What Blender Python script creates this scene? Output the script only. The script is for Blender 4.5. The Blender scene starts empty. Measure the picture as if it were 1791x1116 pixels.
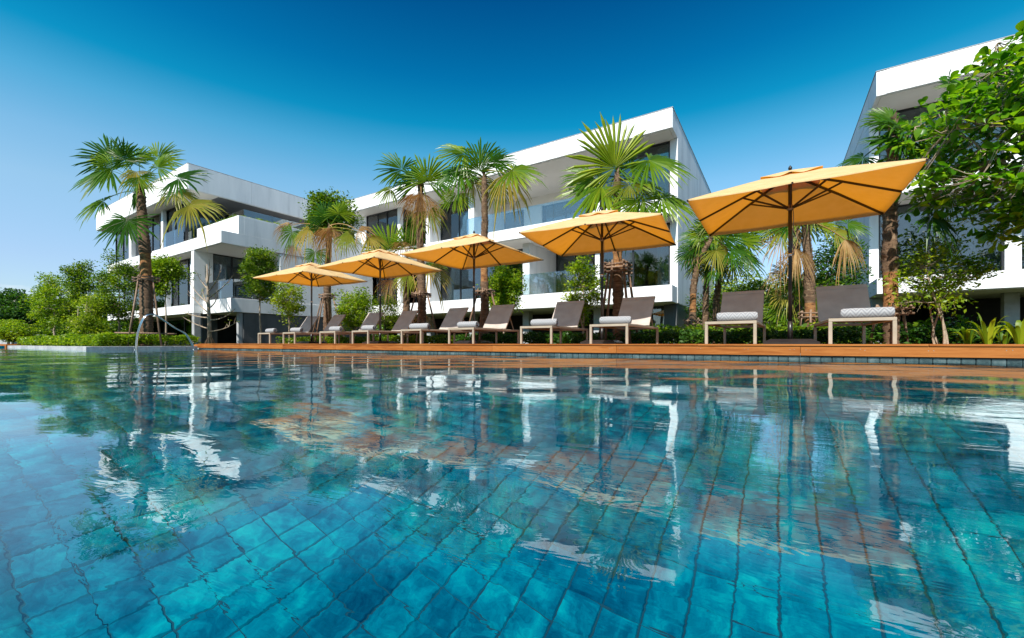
import bpy, math, random
import numpy as np
from mathutils import Vector, Matrix

R = math.radians
rnd = random.Random(7)
sc = bpy.context.scene
COL = sc.collection

# ------------------------------------------------------------------ camera
YAW = math.atan2(465.5, 731.8)
F, CX, HY = 731.8, 895.5, 600.5
CAMZ = 0.012
cam = bpy.data.cameras.new("camera")
cam.sensor_width = 36.0
cam.lens = 36.0 * F / 1791.0
cam.shift_y = (HY - 558.0) / 1791.0
cam.clip_start = 0.02
cam.clip_end = 5000
camo = bpy.data.objects.new("camera", cam)
COL.objects.link(camo)
camo.location = (0, 0, CAMZ)
camo.rotation_euler = (R(90), 0, YAW)
sc.camera = camo

# ------------------------------------------------------------------ sky + sun
SUN_AZ = R(-5.0)      # from -Y towards -X
SUN_EL = R(47.5)
to_sun = Vector((-math.sin(SUN_AZ) * math.cos(SUN_EL), -math.cos(SUN_AZ) * math.cos(SUN_EL), math.sin(SUN_EL)))
w = bpy.data.worlds.new("World")
sc.world = w
w.use_nodes = True
wt = w.node_tree
wt.nodes.clear()
def wn(t, **k):
    n = wt.nodes.new(t)
    for a, b in k.items():
        setattr(n, a, b)
    return n
sky = wn("ShaderNodeTexSky", sky_type='NISHITA', sun_disc=False)
sky.sun_elevation = SUN_EL
sky.sun_rotation = math.atan2(to_sun.x, to_sun.y)
sky.air_density = 1.0
sky.dust_density = 0.6
sky.ozone_density = 2.0
hs = wn("ShaderNodeHueSaturation")
hs.inputs['Saturation'].default_value = 1.12
tc = wn("ShaderNodeTexCoord")
sep = wn("ShaderNodeSeparateXYZ")
ramp = wn("ShaderNodeValToRGB")
cr = ramp.color_ramp
SKYRAMP = [(0.0, (0.47, 0.55, 0.65)), (0.143, (0.726, 0.706, 0.733)), (0.26, (0.90, 0.93, 0.81)), (0.33, (0.74, 0.96, 0.85)), (0.40, (0.34, 0.90, 0.83)),
           (0.455, (0.02, 0.72, 0.72)), (0.53, (0.004, 0.50, 0.62)), (0.635, (0.002, 0.30, 0.47)), (1.0, (0.002, 0.24, 0.40))]
cr.elements[0].position, cr.elements[0].color = SKYRAMP[0][0], (*SKYRAMP[0][1], 1)
cr.elements[1].position, cr.elements[1].color = SKYRAMP[-1][0], (*SKYRAMP[-1][1], 1)
for p_, c_ in SKYRAMP[1:-1]:
    e = cr.elements.new(p_); e.color = (*c_, 1)
mul = wn("ShaderNodeMix", data_type='RGBA', blend_type='MULTIPLY')
mul.inputs[0].default_value = 1.0
# a few low fair-weather clouds
mp = wn("ShaderNodeMapping"); mp.inputs['Scale'].default_value = (1.0, 1.0, 3.2); mp.inputs['Location'].default_value = (7.9, 4.1, 2.2)
nz = wn("ShaderNodeTexNoise"); nz.inputs['Scale'].default_value = 4.6; nz.inputs['Detail'].default_value = 7; nz.inputs['Roughness'].default_value = 0.55
cl = wn("ShaderNodeMapRange"); cl.inputs['From Min'].default_value = 0.56; cl.inputs['From Max'].default_value = 0.74
band = wn("ShaderNodeMapRange", interpolation_type='SMOOTHSTEP'); band.inputs['From Min'].default_value = 0.30; band.inputs['From Max'].default_value = 0.18
cm = wn("ShaderNodeMath", operation='MULTIPLY')
cmix = wn("ShaderNodeMix", data_type='RGBA')
cmix.inputs[7].default_value = (4.5, 4.6, 4.7, 1)
bg = wn("ShaderNodeBackground"); bg.inputs['Strength'].default_value = 0.145
wo = wn("ShaderNodeOutputWorld")
L = wt.links.new
L(sky.outputs[0], hs.inputs['Color'])
L(tc.outputs['Generated'], sep.inputs[0]); L(sep.outputs['Z'], ramp.inputs[0])
L(hs.outputs[0], mul.inputs[6]); L(ramp.outputs[0], mul.inputs[7])
L(tc.outputs['Generated'], mp.inputs[0]); L(mp.outputs[0], nz.inputs[0]); L(nz.outputs[0], cl.inputs[0])
L(sep.outputs['Z'], band.inputs[0]); L(cl.outputs[0], cm.inputs[0]); L(band.outputs[0], cm.inputs[1])
L(cm.outputs[0], cmix.inputs[0]); L(mul.outputs[2], cmix.inputs[6]); L(cmix.outputs[2], bg.inputs['Color'])
L(bg.outputs[0], wo.inputs[0])

sl = bpy.data.lights.new("sun", 'SUN')
sl.energy = 4.9
sl.angle = R(0.5)
sl.color = (1.0, 0.95, 0.87)
slo = bpy.data.objects.new("sun", sl)
COL.objects.link(slo)
slo.location = to_sun * 60
slo.rotation_euler = to_sun.to_track_quat('Z', 'Y').to_euler()
sl.cycles.is_caustics_light = True

sc.view_settings.view_transform = 'Standard'
sc.view_settings.look = 'None'
sc.view_settings.exposure = 0.70
sc.view_settings.gamma = 1.0
sc.view_settings.use_curve_mapping = False
sc.render.engine = 'CYCLES'
sc.cycles.use_denoising = True
sc.cycles.max_bounces = 10
sc.cycles.transparent_max_bounces = 12
sc.cycles.sample_clamp_indirect = 6.0
sc.cycles.caustics_reflective = False

# ------------------------------------------------------------------ helpers
CC, SS = math.cos(YAW), math.sin(YAW)
def ray(px, py):
    u = px - CX
    return Vector((-SS * F + CC * u, CC * F + SS * u, HY - py))
def PY(px, py, Y):
    d = ray(px, py); t = Y / d.y
    return Vector((d.x * t, Y, d.z * t + CAMZ))
def PXP(px, py, X):
    d = ray(px, py); t = X / d.x
    return Vector((X, d.y * t, d.z * t + CAMZ))
def tpx(px, Y):            # metres per photo pixel at this place
    return Y / ray(px, 600).y
CR = Vector((CC, SS, 0)); CF = Vector((-SS, CC, 0)); UP = Vector((0, 0, 1))

def link(o, parent=None):
    COL.objects.link(o)
    if parent is not None:
        o.parent = parent
    return o
def tag(o, label=None, cat=None, group=None, kind=None):
    if label: o["label"] = label
    if cat: o["category"] = cat
    if group: o["group"] = group
    if kind: o["kind"] = kind
    return o
def empty(name, loc, label=None, cat=None, group=None, rz=0.0, kind=None):
    o = bpy.data.objects.new(name, None)
    o.empty_display_size = 0.2
    COL.objects.link(o)
    o.location = loc; o.rotation_euler = (0, 0, rz)
    return tag(o, label, cat, group, kind)
def mesh(name, v, f, mats, smooth=False, mi=None):
    me = bpy.data.meshes.new(name)
    me.from_pydata([tuple(p) for p in v], [], f)
    for m in (mats if isinstance(mats, (list, tuple)) else [mats]):
        me.materials.append(m)
    if mi is not None:
        me.polygons.foreach_set("material_index", mi)
    if smooth:
        me.polygons.foreach_set("use_smooth", [True] * len(f))
    me.update()
    return me
def npmesh(name, v, faces, mat, smooth=False):
    """v (n,3) array, faces (m,k) int array, all the same size k"""
    me = bpy.data.meshes.new(name)
    n, (m, k) = len(v), faces.shape
    me.vertices.add(n); me.vertices.foreach_set("co", np.asarray(v, np.float32).ravel())
    me.loops.add(m * k); me.loops.foreach_set("vertex_index", faces.astype(np.int32).ravel())
    me.polygons.add(m)
    me.polygons.foreach_set("loop_start", np.arange(0, m * k, k, dtype=np.int32))
    me.polygons.foreach_set("loop_total", np.full(m, k, np.int32))
    if smooth:
        me.polygons.foreach_set("use_smooth", np.ones(m, bool))
    me.materials.append(mat)
    me.update(calc_edges=True)
    me.validate()
    return me
class MB:
    """collects shapes into one mesh"""
    def __init__(s):
        s.v = []; s.f = []
    def add(s, v, f):
        b = len(s.v)
        s.v += [Vector(p) for p in v]; s.f += [tuple(i + b for i in q) for q in f]
        return s
    def box(s, x0, x1, y0, y1, z0, z1):
        return s.add([(x0, y0, z0), (x1, y0, z0), (x1, y1, z0), (x0, y1, z0), (x0, y0, z1), (x1, y0, z1), (x1, y1, z1), (x0, y1, z1)],
                     [(0, 3, 2, 1), (4, 5, 6, 7), (0, 1, 5, 4), (1, 2, 6, 5), (2, 3, 7, 6), (3, 0, 4, 7)])
    def cbox(s, x0, x1, y0, y1, z0, z1, c):
        """box with chamfered edges"""
        X = (x0, x1); Y = (y0, y1); Z = (z0, z1); sg = (1, -1); v = []; idx = {}
        for i in (0, 1):
            for j in (0, 1):
                for k in (0, 1):
                    a, b, d = X[i], Y[j], Z[k]
                    idx[i, j, k, 0] = len(v); v.append((a, b + sg[j] * c, d + sg[k] * c))
                    idx[i, j, k, 1] = len(v); v.append((a + sg[i] * c, b, d + sg[k] * c))
                    idx[i, j, k, 2] = len(v); v.append((a + sg[i] * c, b + sg[j] * c, d))
        f = []
        q = [(0, 0), (1, 0), (1, 1), (0, 1)]
        f.append([idx[0, j, k, 0] for j, k in q][::-1]); f.append([idx[1, j, k, 0] for j, k in q])
        f.append([idx[i, 0, k, 1] for i, k in q]); f.append([idx[i, 1, k, 1] for i, k in q][::-1])
        f.append([idx[i, j, 0, 2] for i, j in q][::-1]); f.append([idx[i, j, 1, 2] for i, j in q])
        for a in (0, 1):
            for b in (0, 1):
                f.append((idx[0, a, b, 1], idx[0, a, b, 2], idx[1, a, b, 2], idx[1, a, b, 1]))
                f.append((idx[a, 0, b, 0], idx[a, 0, b, 2], idx[a, 1, b, 2], idx[a, 1, b, 0]))
                f.append((idx[a, b, 0, 0], idx[a, b, 0, 1], idx[a, b, 1, 1], idx[a, b, 1, 0]))
        for i in (0, 1):
            for j in (0, 1):
                for k in (0, 1):
                    f.append((idx[i, j, k, 0], idx[i, j, k, 1], idx[i, j, k, 2]))
        return s.add(v, [tuple(x) for x in f])
    def tube(s, pts, rad, n=8, caps=True):
        pts = [Vector(p) for p in pts]
        if not isinstance(rad, (list, tuple)):
            rad = [rad] * len(pts)
        v = []; f = []; prev = None
        for i, p in enumerate(pts):
            d = (pts[min(i + 1, len(pts) - 1)] - pts[max(i - 1, 0)])
            if d.length < 1e-9: d = Vector((0, 0, 1))
            d.normalize()
            a = prev if prev is not None else (Vector((1, 0, 0)) if abs(d.x) < 0.9 else Vector((0, 1, 0)))
            a = (a - d * a.dot(d)); a.normalize(); prev = a
            b = d.cross(a)
            for k in range(n):
                t = 2 * math.pi * k / n
                v.append(p + (a * math.cos(t) + b * math.sin(t)) * rad[i])
        for i in range(len(pts) - 1):
            for k in range(n):
                k2 = (k + 1) % n
                f.append((i * n + k, i * n + k2, (i + 1) * n + k2, (i + 1) * n + k))
        if caps:
            f.append(tuple(range(n - 1, -1, -1))); f.append(tuple((len(pts) - 1) * n + k for k in range(n)))
        return s.add(v, f)
    def bar(s, a, b, wd, ht, side=None):
        """straight rectangular bar a->b, wd across, ht along up"""
        a, b = Vector(a), Vector(b); d = (b - a).normalized()
        u = Vector((0, 0, 1)) if abs(d.z) < 0.95 else Vector((0, 1, 0))
        r = d.cross(u).normalized() if side is None else Vector(side).normalized()
        u = r.cross(d).normalized()
        v = []
        for p in (a, b):
            for i, j in ((-1, -1), (1, -1), (1, 1), (-1, 1)):
                v.append(p + r * (wd / 2 * i) + u * (ht / 2 * j))
        return s.add(v, [(0, 3, 2, 1), (4, 5, 6, 7), (0, 1, 5, 4), (1, 2, 6, 5), (2, 3, 7, 6), (3, 0, 4, 7)])
    def build(s, name, mat, parent=None, smooth=False, local=True):
        v = s.v
        if parent is not None and local:
            o_ = Vector((0, 0, 0)); p = parent
            while p is not None:
                o_ += p.location; p = p.parent
            v = [p_ - o_ for p_ in v]
        return link(bpy.data.objects.new(name, mesh(name, v, s.f, mat, smooth)), parent)
def copy_tree(o, parent=None):
    c = o.copy(); COL.objects.link(c)
    if parent is not None: c.parent = parent
    for k in o.children:
        copy_tree(k, c)
    return c

# ------------------------------------------------------------------ materials
def mat(name):
    m = bpy.data.materials.new(name); m.use_nodes = True
    return m, m.node_tree, m.node_tree.nodes["Principled BSDF"]
def N(t, kind, **kw):
    n = t.nodes.new(kind)
    for k, v_ in kw.items():
        if hasattr(n, k) and not k[0].isupper():
            setattr(n, k, v_)
        else:
            n.inputs[k.replace('_', ' ')].default_value = v_
    return n
def ramp_node(t, stops):
    r = t.nodes.new("ShaderNodeValToRGB"); e = r.color_ramp.elements
    e[0].position, e[0].color = stops[0][0], (*stops[0][1], 1)
    e[1].position, e[1].color = stops[-1][0], (*stops[-1][1], 1)
    for p, c in stops[1:-1]:
        x = e.new(p); x.color = (*c, 1)
    return r
def noisy(name, stops, scale=3.0, detail=5, rough=0.6, bump=0.0, bscale=None, stretch=(1, 1, 1), obj_coord=False, spec=0.5, metallic=0.0, rand=0.0):
    m, t, b = mat(name)
    lk = t.links.new
    tcn = N(t, "ShaderNodeTexCoord")
    src = tcn.outputs['Object']
    if not obj_coord:
        g = N(t, "ShaderNodeNewGeometry"); src = g.outputs['Position']
    mpn = N(t, "ShaderNodeMapping"); mpn.inputs['Scale'].default_value = stretch
    nn = N(t, "ShaderNodeTexNoise", Scale=scale, Detail=detail, Roughness=0.6)
    rr = ramp_node(t, stops)
    lk(src, mpn.inputs[0]); lk(mpn.outputs[0], nn.inputs[0])
    fac = nn.outputs[0]
    if rand:
        oi = N(t, "ShaderNodeObjectInfo")
        ma = N(t, "ShaderNodeMath", operation='MULTIPLY_ADD'); ma.inputs[1].default_value = rand; ma.inputs[2].default_value = -rand / 2
        ad = N(t, "ShaderNodeMath", operation='ADD')
        lk(oi.outputs['Random'], ma.inputs[0]); lk(ma.outputs[0], ad.inputs[0]); lk(fac, ad.inputs[1]); fac = ad.outputs[0]
    lk(fac, rr.inputs[0]); lk(rr.outputs[0], b.inputs['Base Color'])
    b.inputs['Roughness'].default_value = rough
    b.inputs['Specular IOR Level'].default_value = spec
    b.inputs['Metallic'].default_value = metallic
    if bump:
        n2 = N(t, "ShaderNodeTexNoise", Scale=bscale or scale * 8, Detail=6)
        lk(mpn.outputs[0], n2.inputs[0])
        bp = N(t, "ShaderNodeBump", Strength=bump, Distance=0.02)
        lk(n2.outputs[0], bp.inputs['Height']); lk(bp.outputs[0], b.inputs['Normal'])
    return m
def leaf_mat(name, stops, trans=0.45, tcol=(1.0, 1.05, 0.35), rough=0.42, scale=2.2, fine=9.0, tmul=1.5, per_object=False):
    """two-sided leaf: diffuse + gloss with light coming through; per-leaf random colour"""
    m, t, b = mat(name); lk = t.links.new
    g = N(t, "ShaderNodeNewGeometry"); oi = N(t, "ShaderNodeObjectInfo")
    sm_ = N(t, "ShaderNodeMath", operation='ADD'); fr_ = N(t, "ShaderNodeMath", operation='FRACT')
    lk(g.outputs['Random Per Island'], sm_.inputs[0]); lk(oi.outputs['Random'], sm_.inputs[1]); lk(sm_.outputs[0], fr_.inputs[0])
    n1 = N(t, "ShaderNodeTexNoise", Scale=scale, Detail=3)
    lk(g.outputs['Position'], n1.inputs[0])
    mm = N(t, "ShaderNodeMath", operation='MULTIPLY_ADD'); mm.inputs[1].default_value = 0.55 if not per_object else 0.2
    lk(fr_.outputs[0], mm.inputs[0])
    m2 = N(t, "ShaderNodeMath", operation='MULTIPLY_ADD'); m2.inputs[1].default_value = 0.9; m2.inputs[2].default_value = -0.22
    lk(n1.outputs[0], m2.inputs[0])
    if per_object:
        m2.inputs[1].default_value = 0.35; m2.inputs[2].default_value = -0.05
        m3 = N(t, "ShaderNodeMath", operation='MULTIPLY_ADD'); m3.inputs[1].default_value = 0.62
        lk(oi.outputs['Random'], m3.inputs[0]); lk(m2.outputs[0], m3.inputs[2]); lk(m3.outputs[0], mm.inputs[2])
    else:
        lk(m2.outputs[0], mm.inputs[2])
    rr = ramp_node(t, stops); lk(mm.outputs[0], rr.inputs[0])
    lk(rr.outputs[0], b.inputs['Base Color'])
    b.inputs['Roughness'].default_value = rough; b.inputs['Specular IOR Level'].default_value = 0.28
    tr = N(t, "ShaderNodeBsdfTranslucent")
    mx = N(t, "ShaderNodeMix", data_type='RGBA', blend_type='MULTIPLY'); mx.inputs[0].default_value = 1.0
    mx.inputs[7].default_value = (tcol[0] * tmul, tcol[1] * tmul, tcol[2] * tmul, 1)
    lk(rr.outputs[0], mx.inputs[6]); lk(mx.outputs[2], tr.inputs[0])
    ms = N(t, "ShaderNodeMixShader"); ms.inputs[0].default_value = trans
    lk(b.outputs[0], ms.inputs[1]); lk(tr.outputs[0], ms.inputs[2])
    lk(ms.outputs[0], t.nodes["Material Output"].inputs[0])
    return m
M = {}
M['wall'] = noisy("white_render", [(0.28, (0.58, 0.59, 0.60)), (0.45, (0.74, 0.745, 0.75)), (0.6, (0.80, 0.80, 0.80)), (0.8, (0.84, 0.84, 0.835))], scale=1.6, detail=9, stretch=(1, 1, 0.16), rough=0.75, bump=0.12, bscale=18, spec=0.25)
M['soffit'] = noisy("soffit_paint", [(0.3, (0.74, 0.71, 0.66)), (0.7, (0.80, 0.775, 0.73))], scale=1.2, rough=0.8, spec=0.2)
M['grey_panel'] = noisy("dark_grey_cladding", [(0.3, (0.055, 0.06, 0.065)), (0.7, (0.10, 0.105, 0.11))], scale=2.0, stretch=(1, 1, 0.3), rough=0.55, bump=0.1)
M['concrete'] = noisy("grey_concrete", [(0.3, (0.28, 0.29, 0.3)), (0.7, (0.4, 0.41, 0.42))], scale=2.5, rough=0.8, bump=0.2)
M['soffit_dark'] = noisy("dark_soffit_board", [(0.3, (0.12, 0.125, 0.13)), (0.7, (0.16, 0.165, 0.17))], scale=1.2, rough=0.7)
M['frame'] = noisy("black_window_aluminium", [(0.3, (0.012, 0.013, 0.015)), (0.7, (0.022, 0.023, 0.026))], scale=6, rough=0.35)
M['room'] = noisy("room_plaster", [(0.3, (0.28, 0.27, 0.25)), (0.7, (0.36, 0.35, 0.33))], scale=1.5, rough=0.9)
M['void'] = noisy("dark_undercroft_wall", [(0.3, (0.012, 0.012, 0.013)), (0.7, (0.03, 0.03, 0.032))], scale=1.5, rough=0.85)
M['curtain'] = noisy("pale_curtain", [(0.3, (0.42, 0.55, 0.56)), (0.7, (0.58, 0.7, 0.7))], scale=4, stretch=(6, 6, 0.4), rough=0.85)
M['ground'] = noisy("soil_and_leaf_litter", [(0.3, (0.02, 0.028, 0.01)), (0.55, (0.04, 0.045, 0.018)), (0.8, (0.07, 0.06, 0.03))], scale=3.0, rough=0.95, bump=0.5, spec=0.0)
M['taupe'] = noisy("taupe_powder_coat", [(0.3, (0.32, 0.26, 0.19)), (0.7, (0.40, 0.33, 0.25))], scale=8, rough=0.45, bump=0.05, obj_coord=True)
M['pole'] = noisy("black_umbrella_pole", [(0.3, (0.012, 0.010, 0.009)), (0.7, (0.022, 0.018, 0.016))], scale=8, rough=0.35, obj_coord=True)
M['rib'] = noisy("dark_brown_umbrella_rib", [(0.3, (0.028, 0.012, 0.006)), (0.7, (0.05, 0.022, 0.010))], scale=12, rough=0.4, obj_coord=True)
M['steel'] = noisy("brushed_stainless_steel", [(0.3, (0.5, 0.52, 0.54)), (0.7, (0.65, 0.67, 0.68))], scale=30, rough=0.18, metallic=1.0)
M['brass'] = noisy("hub_casting", [(0.3, (0.22, 0.14, 0.07)), (0.7, (0.32, 0.2, 0.1))], scale=20, rough=0.4, obj_coord=True)
M['stake'] = noisy("weathered_timber_stake", [(0.3, (0.10, 0.055, 0.03)), (0.55, (0.22, 0.14, 0.09)), (0.8, (0.34, 0.25, 0.18))], scale=5, stretch=(6, 6, 1), rough=0.85, bump=0.4, rand=0.25)
M['bark'] = noisy("pale_tree_bark", [(0.3, (0.20, 0.15, 0.10)), (0.6, (0.38, 0.30, 0.22)), (0.8, (0.52, 0.45, 0.36))], scale=12, stretch=(1, 1, 0.5), rough=0.9, bump=0.5)
M['palm_bark'] = noisy("fibrous_palm_bark", [(0.3, (0.055, 0.03, 0.018)), (0.55, (0.15, 0.09, 0.05)), (0.8, (0.30, 0.2, 0.12))], scale=7, stretch=(1, 1, 4.5), rough=0.95, bump=0.9, bscale=22)
M['palm_bare'] = noisy("bare_orange_palm_trunk", [(0.32, (0.09, 0.035, 0.012)), (0.46, (0.26, 0.11, 0.035)), (0.6, (0.36, 0.18, 0.06)), (0.75, (0.46, 0.30, 0.15))], scale=9, detail=8, stretch=(1, 1, 1.8), rough=0.9, bump=0.9)
M['palm_boot'] = noisy("old_palm_leaf_base", [(0.3, (0.10, 0.055, 0.03)), (0.5, (0.26, 0.17, 0.10)), (0.8, (0.46, 0.36, 0.25))], scale=14, rough=0.95)
M['frond'] = leaf_mat("palm_frond_green", [(0.1, (0.014, 0.060, 0.003)), (0.4, (0.040, 0.125, 0.005)), (0.68, (0.120, 0.215, 0.008)), (0.95, (0.29, 0.34, 0.02))], trans=0.36, rough=0.36, per_object=True)
M['frond_y'] = leaf_mat("palm_frond_yellowing", [(0.1, (0.10, 0.17, 0.015)), (0.45, (0.22, 0.25, 0.025)), (0.75, (0.36, 0.28, 0.05)), (0.95, (0.42, 0.26, 0.09))], trans=0.4, rough=0.45, per_object=True)
M['frond_d'] = leaf_mat("palm_frond_dead", [(0.1, (0.26, 0.13, 0.04)), (0.5, (0.46, 0.29, 0.11)), (0.9, (0.62, 0.46, 0.24))], trans=0.25, tcol=(1, .8, .5), rough=0.8)
M['leaf_bright'] = leaf_mat("leaf_bright_green", [(0.1, (0.040, 0.105, 0.004)), (0.4, (0.125, 0.23, 0.008)), (0.7, (0.26, 0.36, 0.012)), (0.95, (0.46, 0.48, 0.02))], trans=0.42)
M['leaf_mid'] = leaf_mat("leaf_mid_green", [(0.1, (0.022, 0.065, 0.004)), (0.4, (0.070, 0.15, 0.007)), (0.7, (0.17, 0.26, 0.010)), (0.95, (0.36, 0.40, 0.018))], trans=0.4)
M['leaf_dark'] = leaf_mat("leaf_dark_green", [(0.1, (0.010, 0.04, 0.006)), (0.45, (0.028, 0.09, 0.010)), (0.75, (0.06, 0.15, 0.014)), (0.95, (0.12, 0.22, 0.02))], trans=0.35)
M['leaf_yellow'] = leaf_mat("leaf_yellow_green", [(0.1, (0.07, 0.14, 0.006)), (0.4, (0.17, 0.26, 0.010)), (0.7, (0.30, 0.37, 0.016)), (0.95, (0.46, 0.46, 0.03))], trans=0.42)
M['leaf_big'] = leaf_mat("glossy_broad_leaf", [(0.1, (0.020, 0.085, 0.004)), (0.4, (0.06, 0.18, 0.008)), (0.68, (0.16, 0.30, 0.010)), (0.95, (0.42, 0.45, 0.02))], trans=0.42, rough=0.28, tmul=1.9)

# clear window glass: tinted see-through + mirror reflection by Fresnel
def glass(name, tint, ior=1.5, gain=1.0, base=0.0):
    m, t, b = mat(name); lk = t.links.new
    t.nodes.remove(b)
    fr = N(t, "ShaderNodeFresnel", IOR=ior)
    ma = N(t, "ShaderNodeMath", operation='MULTIPLY_ADD', use_clamp=True); ma.inputs[1].default_value = gain; ma.inputs[2].default_value = base
    tr = N(t, "ShaderNodeBsdfTransparent"); tr.inputs[0].default_value = (*tint, 1)
    gl = N(t, "ShaderNodeBsdfGlossy", Roughness=0.01); gl.inputs[0].default_value = (0.95, 0.98, 1.0, 1)
    nz_ = N(t, "ShaderNodeTexNoise", Scale=0.7, Detail=1)
    g = N(t, "ShaderNodeNewGeometry"); lk(g.outputs['Position'], nz_.inputs[0])
    bp = N(t, "ShaderNodeBump", Strength=0.02, Distance=0.3); lk(nz_.outputs[0], bp.inputs['Height']); lk(bp.outputs[0], gl.inputs['Normal'])
    ms = N(t, "ShaderNodeMixShader")
    lk(fr.outputs[0], ma.inputs[0]); lk(ma.outputs[0], ms.inputs[0]); lk(tr.outputs[0], ms.inputs[1]); lk(gl.outputs[0], ms.inputs[2])
    lk(ms.outputs[0], t.nodes["Material Output"].inputs[0])
    return m
M['glass'] = glass("tinted_window_glass", (0.58, 0.66, 0.66), gain=1.1, base=0.05)
M['rail_glass'] = glass("clear_balustrade_glass", (0.72, 0.82, 0.86), gain=1.5, base=0.06)

# timber deck
def wood():
    m, t, b = mat("oiled_hardwood_deck"); lk = t.links.new
    g = N(t, "ShaderNodeNewGeometry"); oi = N(t, "ShaderNodeObjectInfo")
    mp_ = N(t, "ShaderNodeMapping"); mp_.inputs['Scale'].default_value = (1.2, 14, 14)
    ad = N(t, "ShaderNodeVectorMath", operation='ADD')
    sc_ = N(t, "ShaderNodeMath", operation='MULTIPLY'); sc_.inputs[1].default_value = 37.0
    lk(oi.outputs['Random'], sc_.inputs[0]); lk(g.outputs['Position'], ad.inputs[0]); lk(sc_.outputs[0], ad.inputs[1]); lk(ad.outputs[0], mp_.inputs[0])
    n1 = N(t, "ShaderNodeTexNoise", Scale=2.0, Detail=8, Roughness=0.65, Distortion=0.6); lk(mp_.outputs[0], n1.inputs[0])
    n2 = N(t, "ShaderNodeTexNoise", Scale=1.1, Detail=3); lk(ad.outputs[0], n2.inputs[0])
    m1 = N(t, "ShaderNodeMath", operation='MULTIPLY_ADD'); m1.inputs[1].default_value = 0.45
    lk(n2.outputs[0], m1.inputs[0]); lk(n1.outputs[0], m1.inputs[2])
    m2 = N(t, "ShaderNodeMath", operation='MULTIPLY_ADD'); m2.inputs[1].default_value = 0.22; lk(oi.outputs['Random'], m2.inputs[0]); lk(m1.outputs[0], m2.inputs[2])
    rr = ramp_node(t, [(0.48, (0.13, 0.030, 0.005)), (0.72, (0.26, 0.075, 0.012)), (0.98, (0.37, 0.13, 0.028))]); lk(m2.outputs[0], rr.inputs[0])
    lk(rr.outputs[0], b.inputs['Base Color']); b.inputs['Roughness'].default_value = 0.6; b.inputs['Specular IOR Level'].default_value = 0.2
    bp = N(t, "ShaderNodeBump", Strength=0.25, Distance=0.004); lk(n1.outputs[0], bp.inputs['Height']); lk(bp.outputs[0], b.inputs['Normal'])
    return m
M['wood'] = wood()

# pool stone tile: every tile its own tone, found from the tile's cell
TS = 0.114
def tile(name, cols, grout, rough=0.4, plane='XY'):
    m, t, b = mat(name); lk = t.links.new
    g = N(t, "ShaderNodeNewGeometry")
    dv = N(t, "ShaderNodeVectorMath", operation='SCALE'); dv.inputs['Scale'].default_value = 1 / TS
    fl = N(t, "ShaderNodeVectorMath", operation='FLOOR')
    of = N(t, "ShaderNodeVectorMath", operation='MULTIPLY'); of.inputs[1].default_value = (1, 1, 0) if plane == 'XY' else ((1, 0, 1) if plane == 'XZ' else (0, 1, 1))
    wnz = N(t, "ShaderNodeTexWhiteNoise")
    lk(g.outputs['Position'], dv.inputs[0]); lk(dv.outputs[0], fl.inputs[0]); lk(fl.outputs[0], of.inputs[0]); lk(of.outputs[0], wnz.inputs[0])
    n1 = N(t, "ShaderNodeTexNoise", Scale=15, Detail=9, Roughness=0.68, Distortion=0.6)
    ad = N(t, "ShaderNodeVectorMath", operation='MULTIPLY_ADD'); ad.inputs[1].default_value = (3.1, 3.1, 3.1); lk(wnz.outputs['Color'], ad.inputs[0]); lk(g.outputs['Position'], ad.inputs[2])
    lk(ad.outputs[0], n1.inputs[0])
    n2 = N(t, "ShaderNodeTexNoise", Scale=2.6, Detail=6, Roughness=0.62, Distortion=0.8); lk(g.outputs['Position'], n2.inputs[0])  # broad blotches: stone mottling, plus patches of rippled light put into the colour
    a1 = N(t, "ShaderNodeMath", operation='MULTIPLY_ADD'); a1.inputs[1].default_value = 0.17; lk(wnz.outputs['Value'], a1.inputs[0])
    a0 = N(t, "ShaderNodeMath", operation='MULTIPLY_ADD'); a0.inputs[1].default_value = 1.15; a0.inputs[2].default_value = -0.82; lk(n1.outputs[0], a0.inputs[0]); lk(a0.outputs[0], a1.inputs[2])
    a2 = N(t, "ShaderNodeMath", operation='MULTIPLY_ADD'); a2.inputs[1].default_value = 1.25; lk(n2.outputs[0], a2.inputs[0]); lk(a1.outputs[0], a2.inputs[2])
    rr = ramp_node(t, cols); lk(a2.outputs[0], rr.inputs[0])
    lk(rr.outputs[0], b.inputs['Base Color'])
    b.inputs['Roughness'].default_value = rough
    b.inputs['Specular IOR Level'].default_value = 0.0 if plane == 'XY' else 0.5     # under water the stone has no gloss of its own
    return m
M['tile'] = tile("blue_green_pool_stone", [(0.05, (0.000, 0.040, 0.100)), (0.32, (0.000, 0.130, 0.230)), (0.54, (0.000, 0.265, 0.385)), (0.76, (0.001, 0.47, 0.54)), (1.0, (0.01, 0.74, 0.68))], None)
M['wtile'] = tile("waterline_stone_tile", [(0.18, (0.02, 0.04, 0.045)), (0.5, (0.06, 0.095, 0.10)), (0.9, (0.16, 0.20, 0.20))], None, rough=0.22, plane='XZ')
M['grout'] = noisy("dark_pool_grout", [(0.3, (0.000, 0.045, 0.07)), (0.7, (0.001, 0.07, 0.10))], scale=9, rough=0.9)
M['kerb'] = noisy("grey_granite_kerb", [(0.3, (0.26, 0.27, 0.28)), (0.55, (0.38, 0.385, 0.39)), (0.8, (0.5, 0.5, 0.5))], scale=14, rough=0.6, bump=0.15, rand=0.2)

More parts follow.
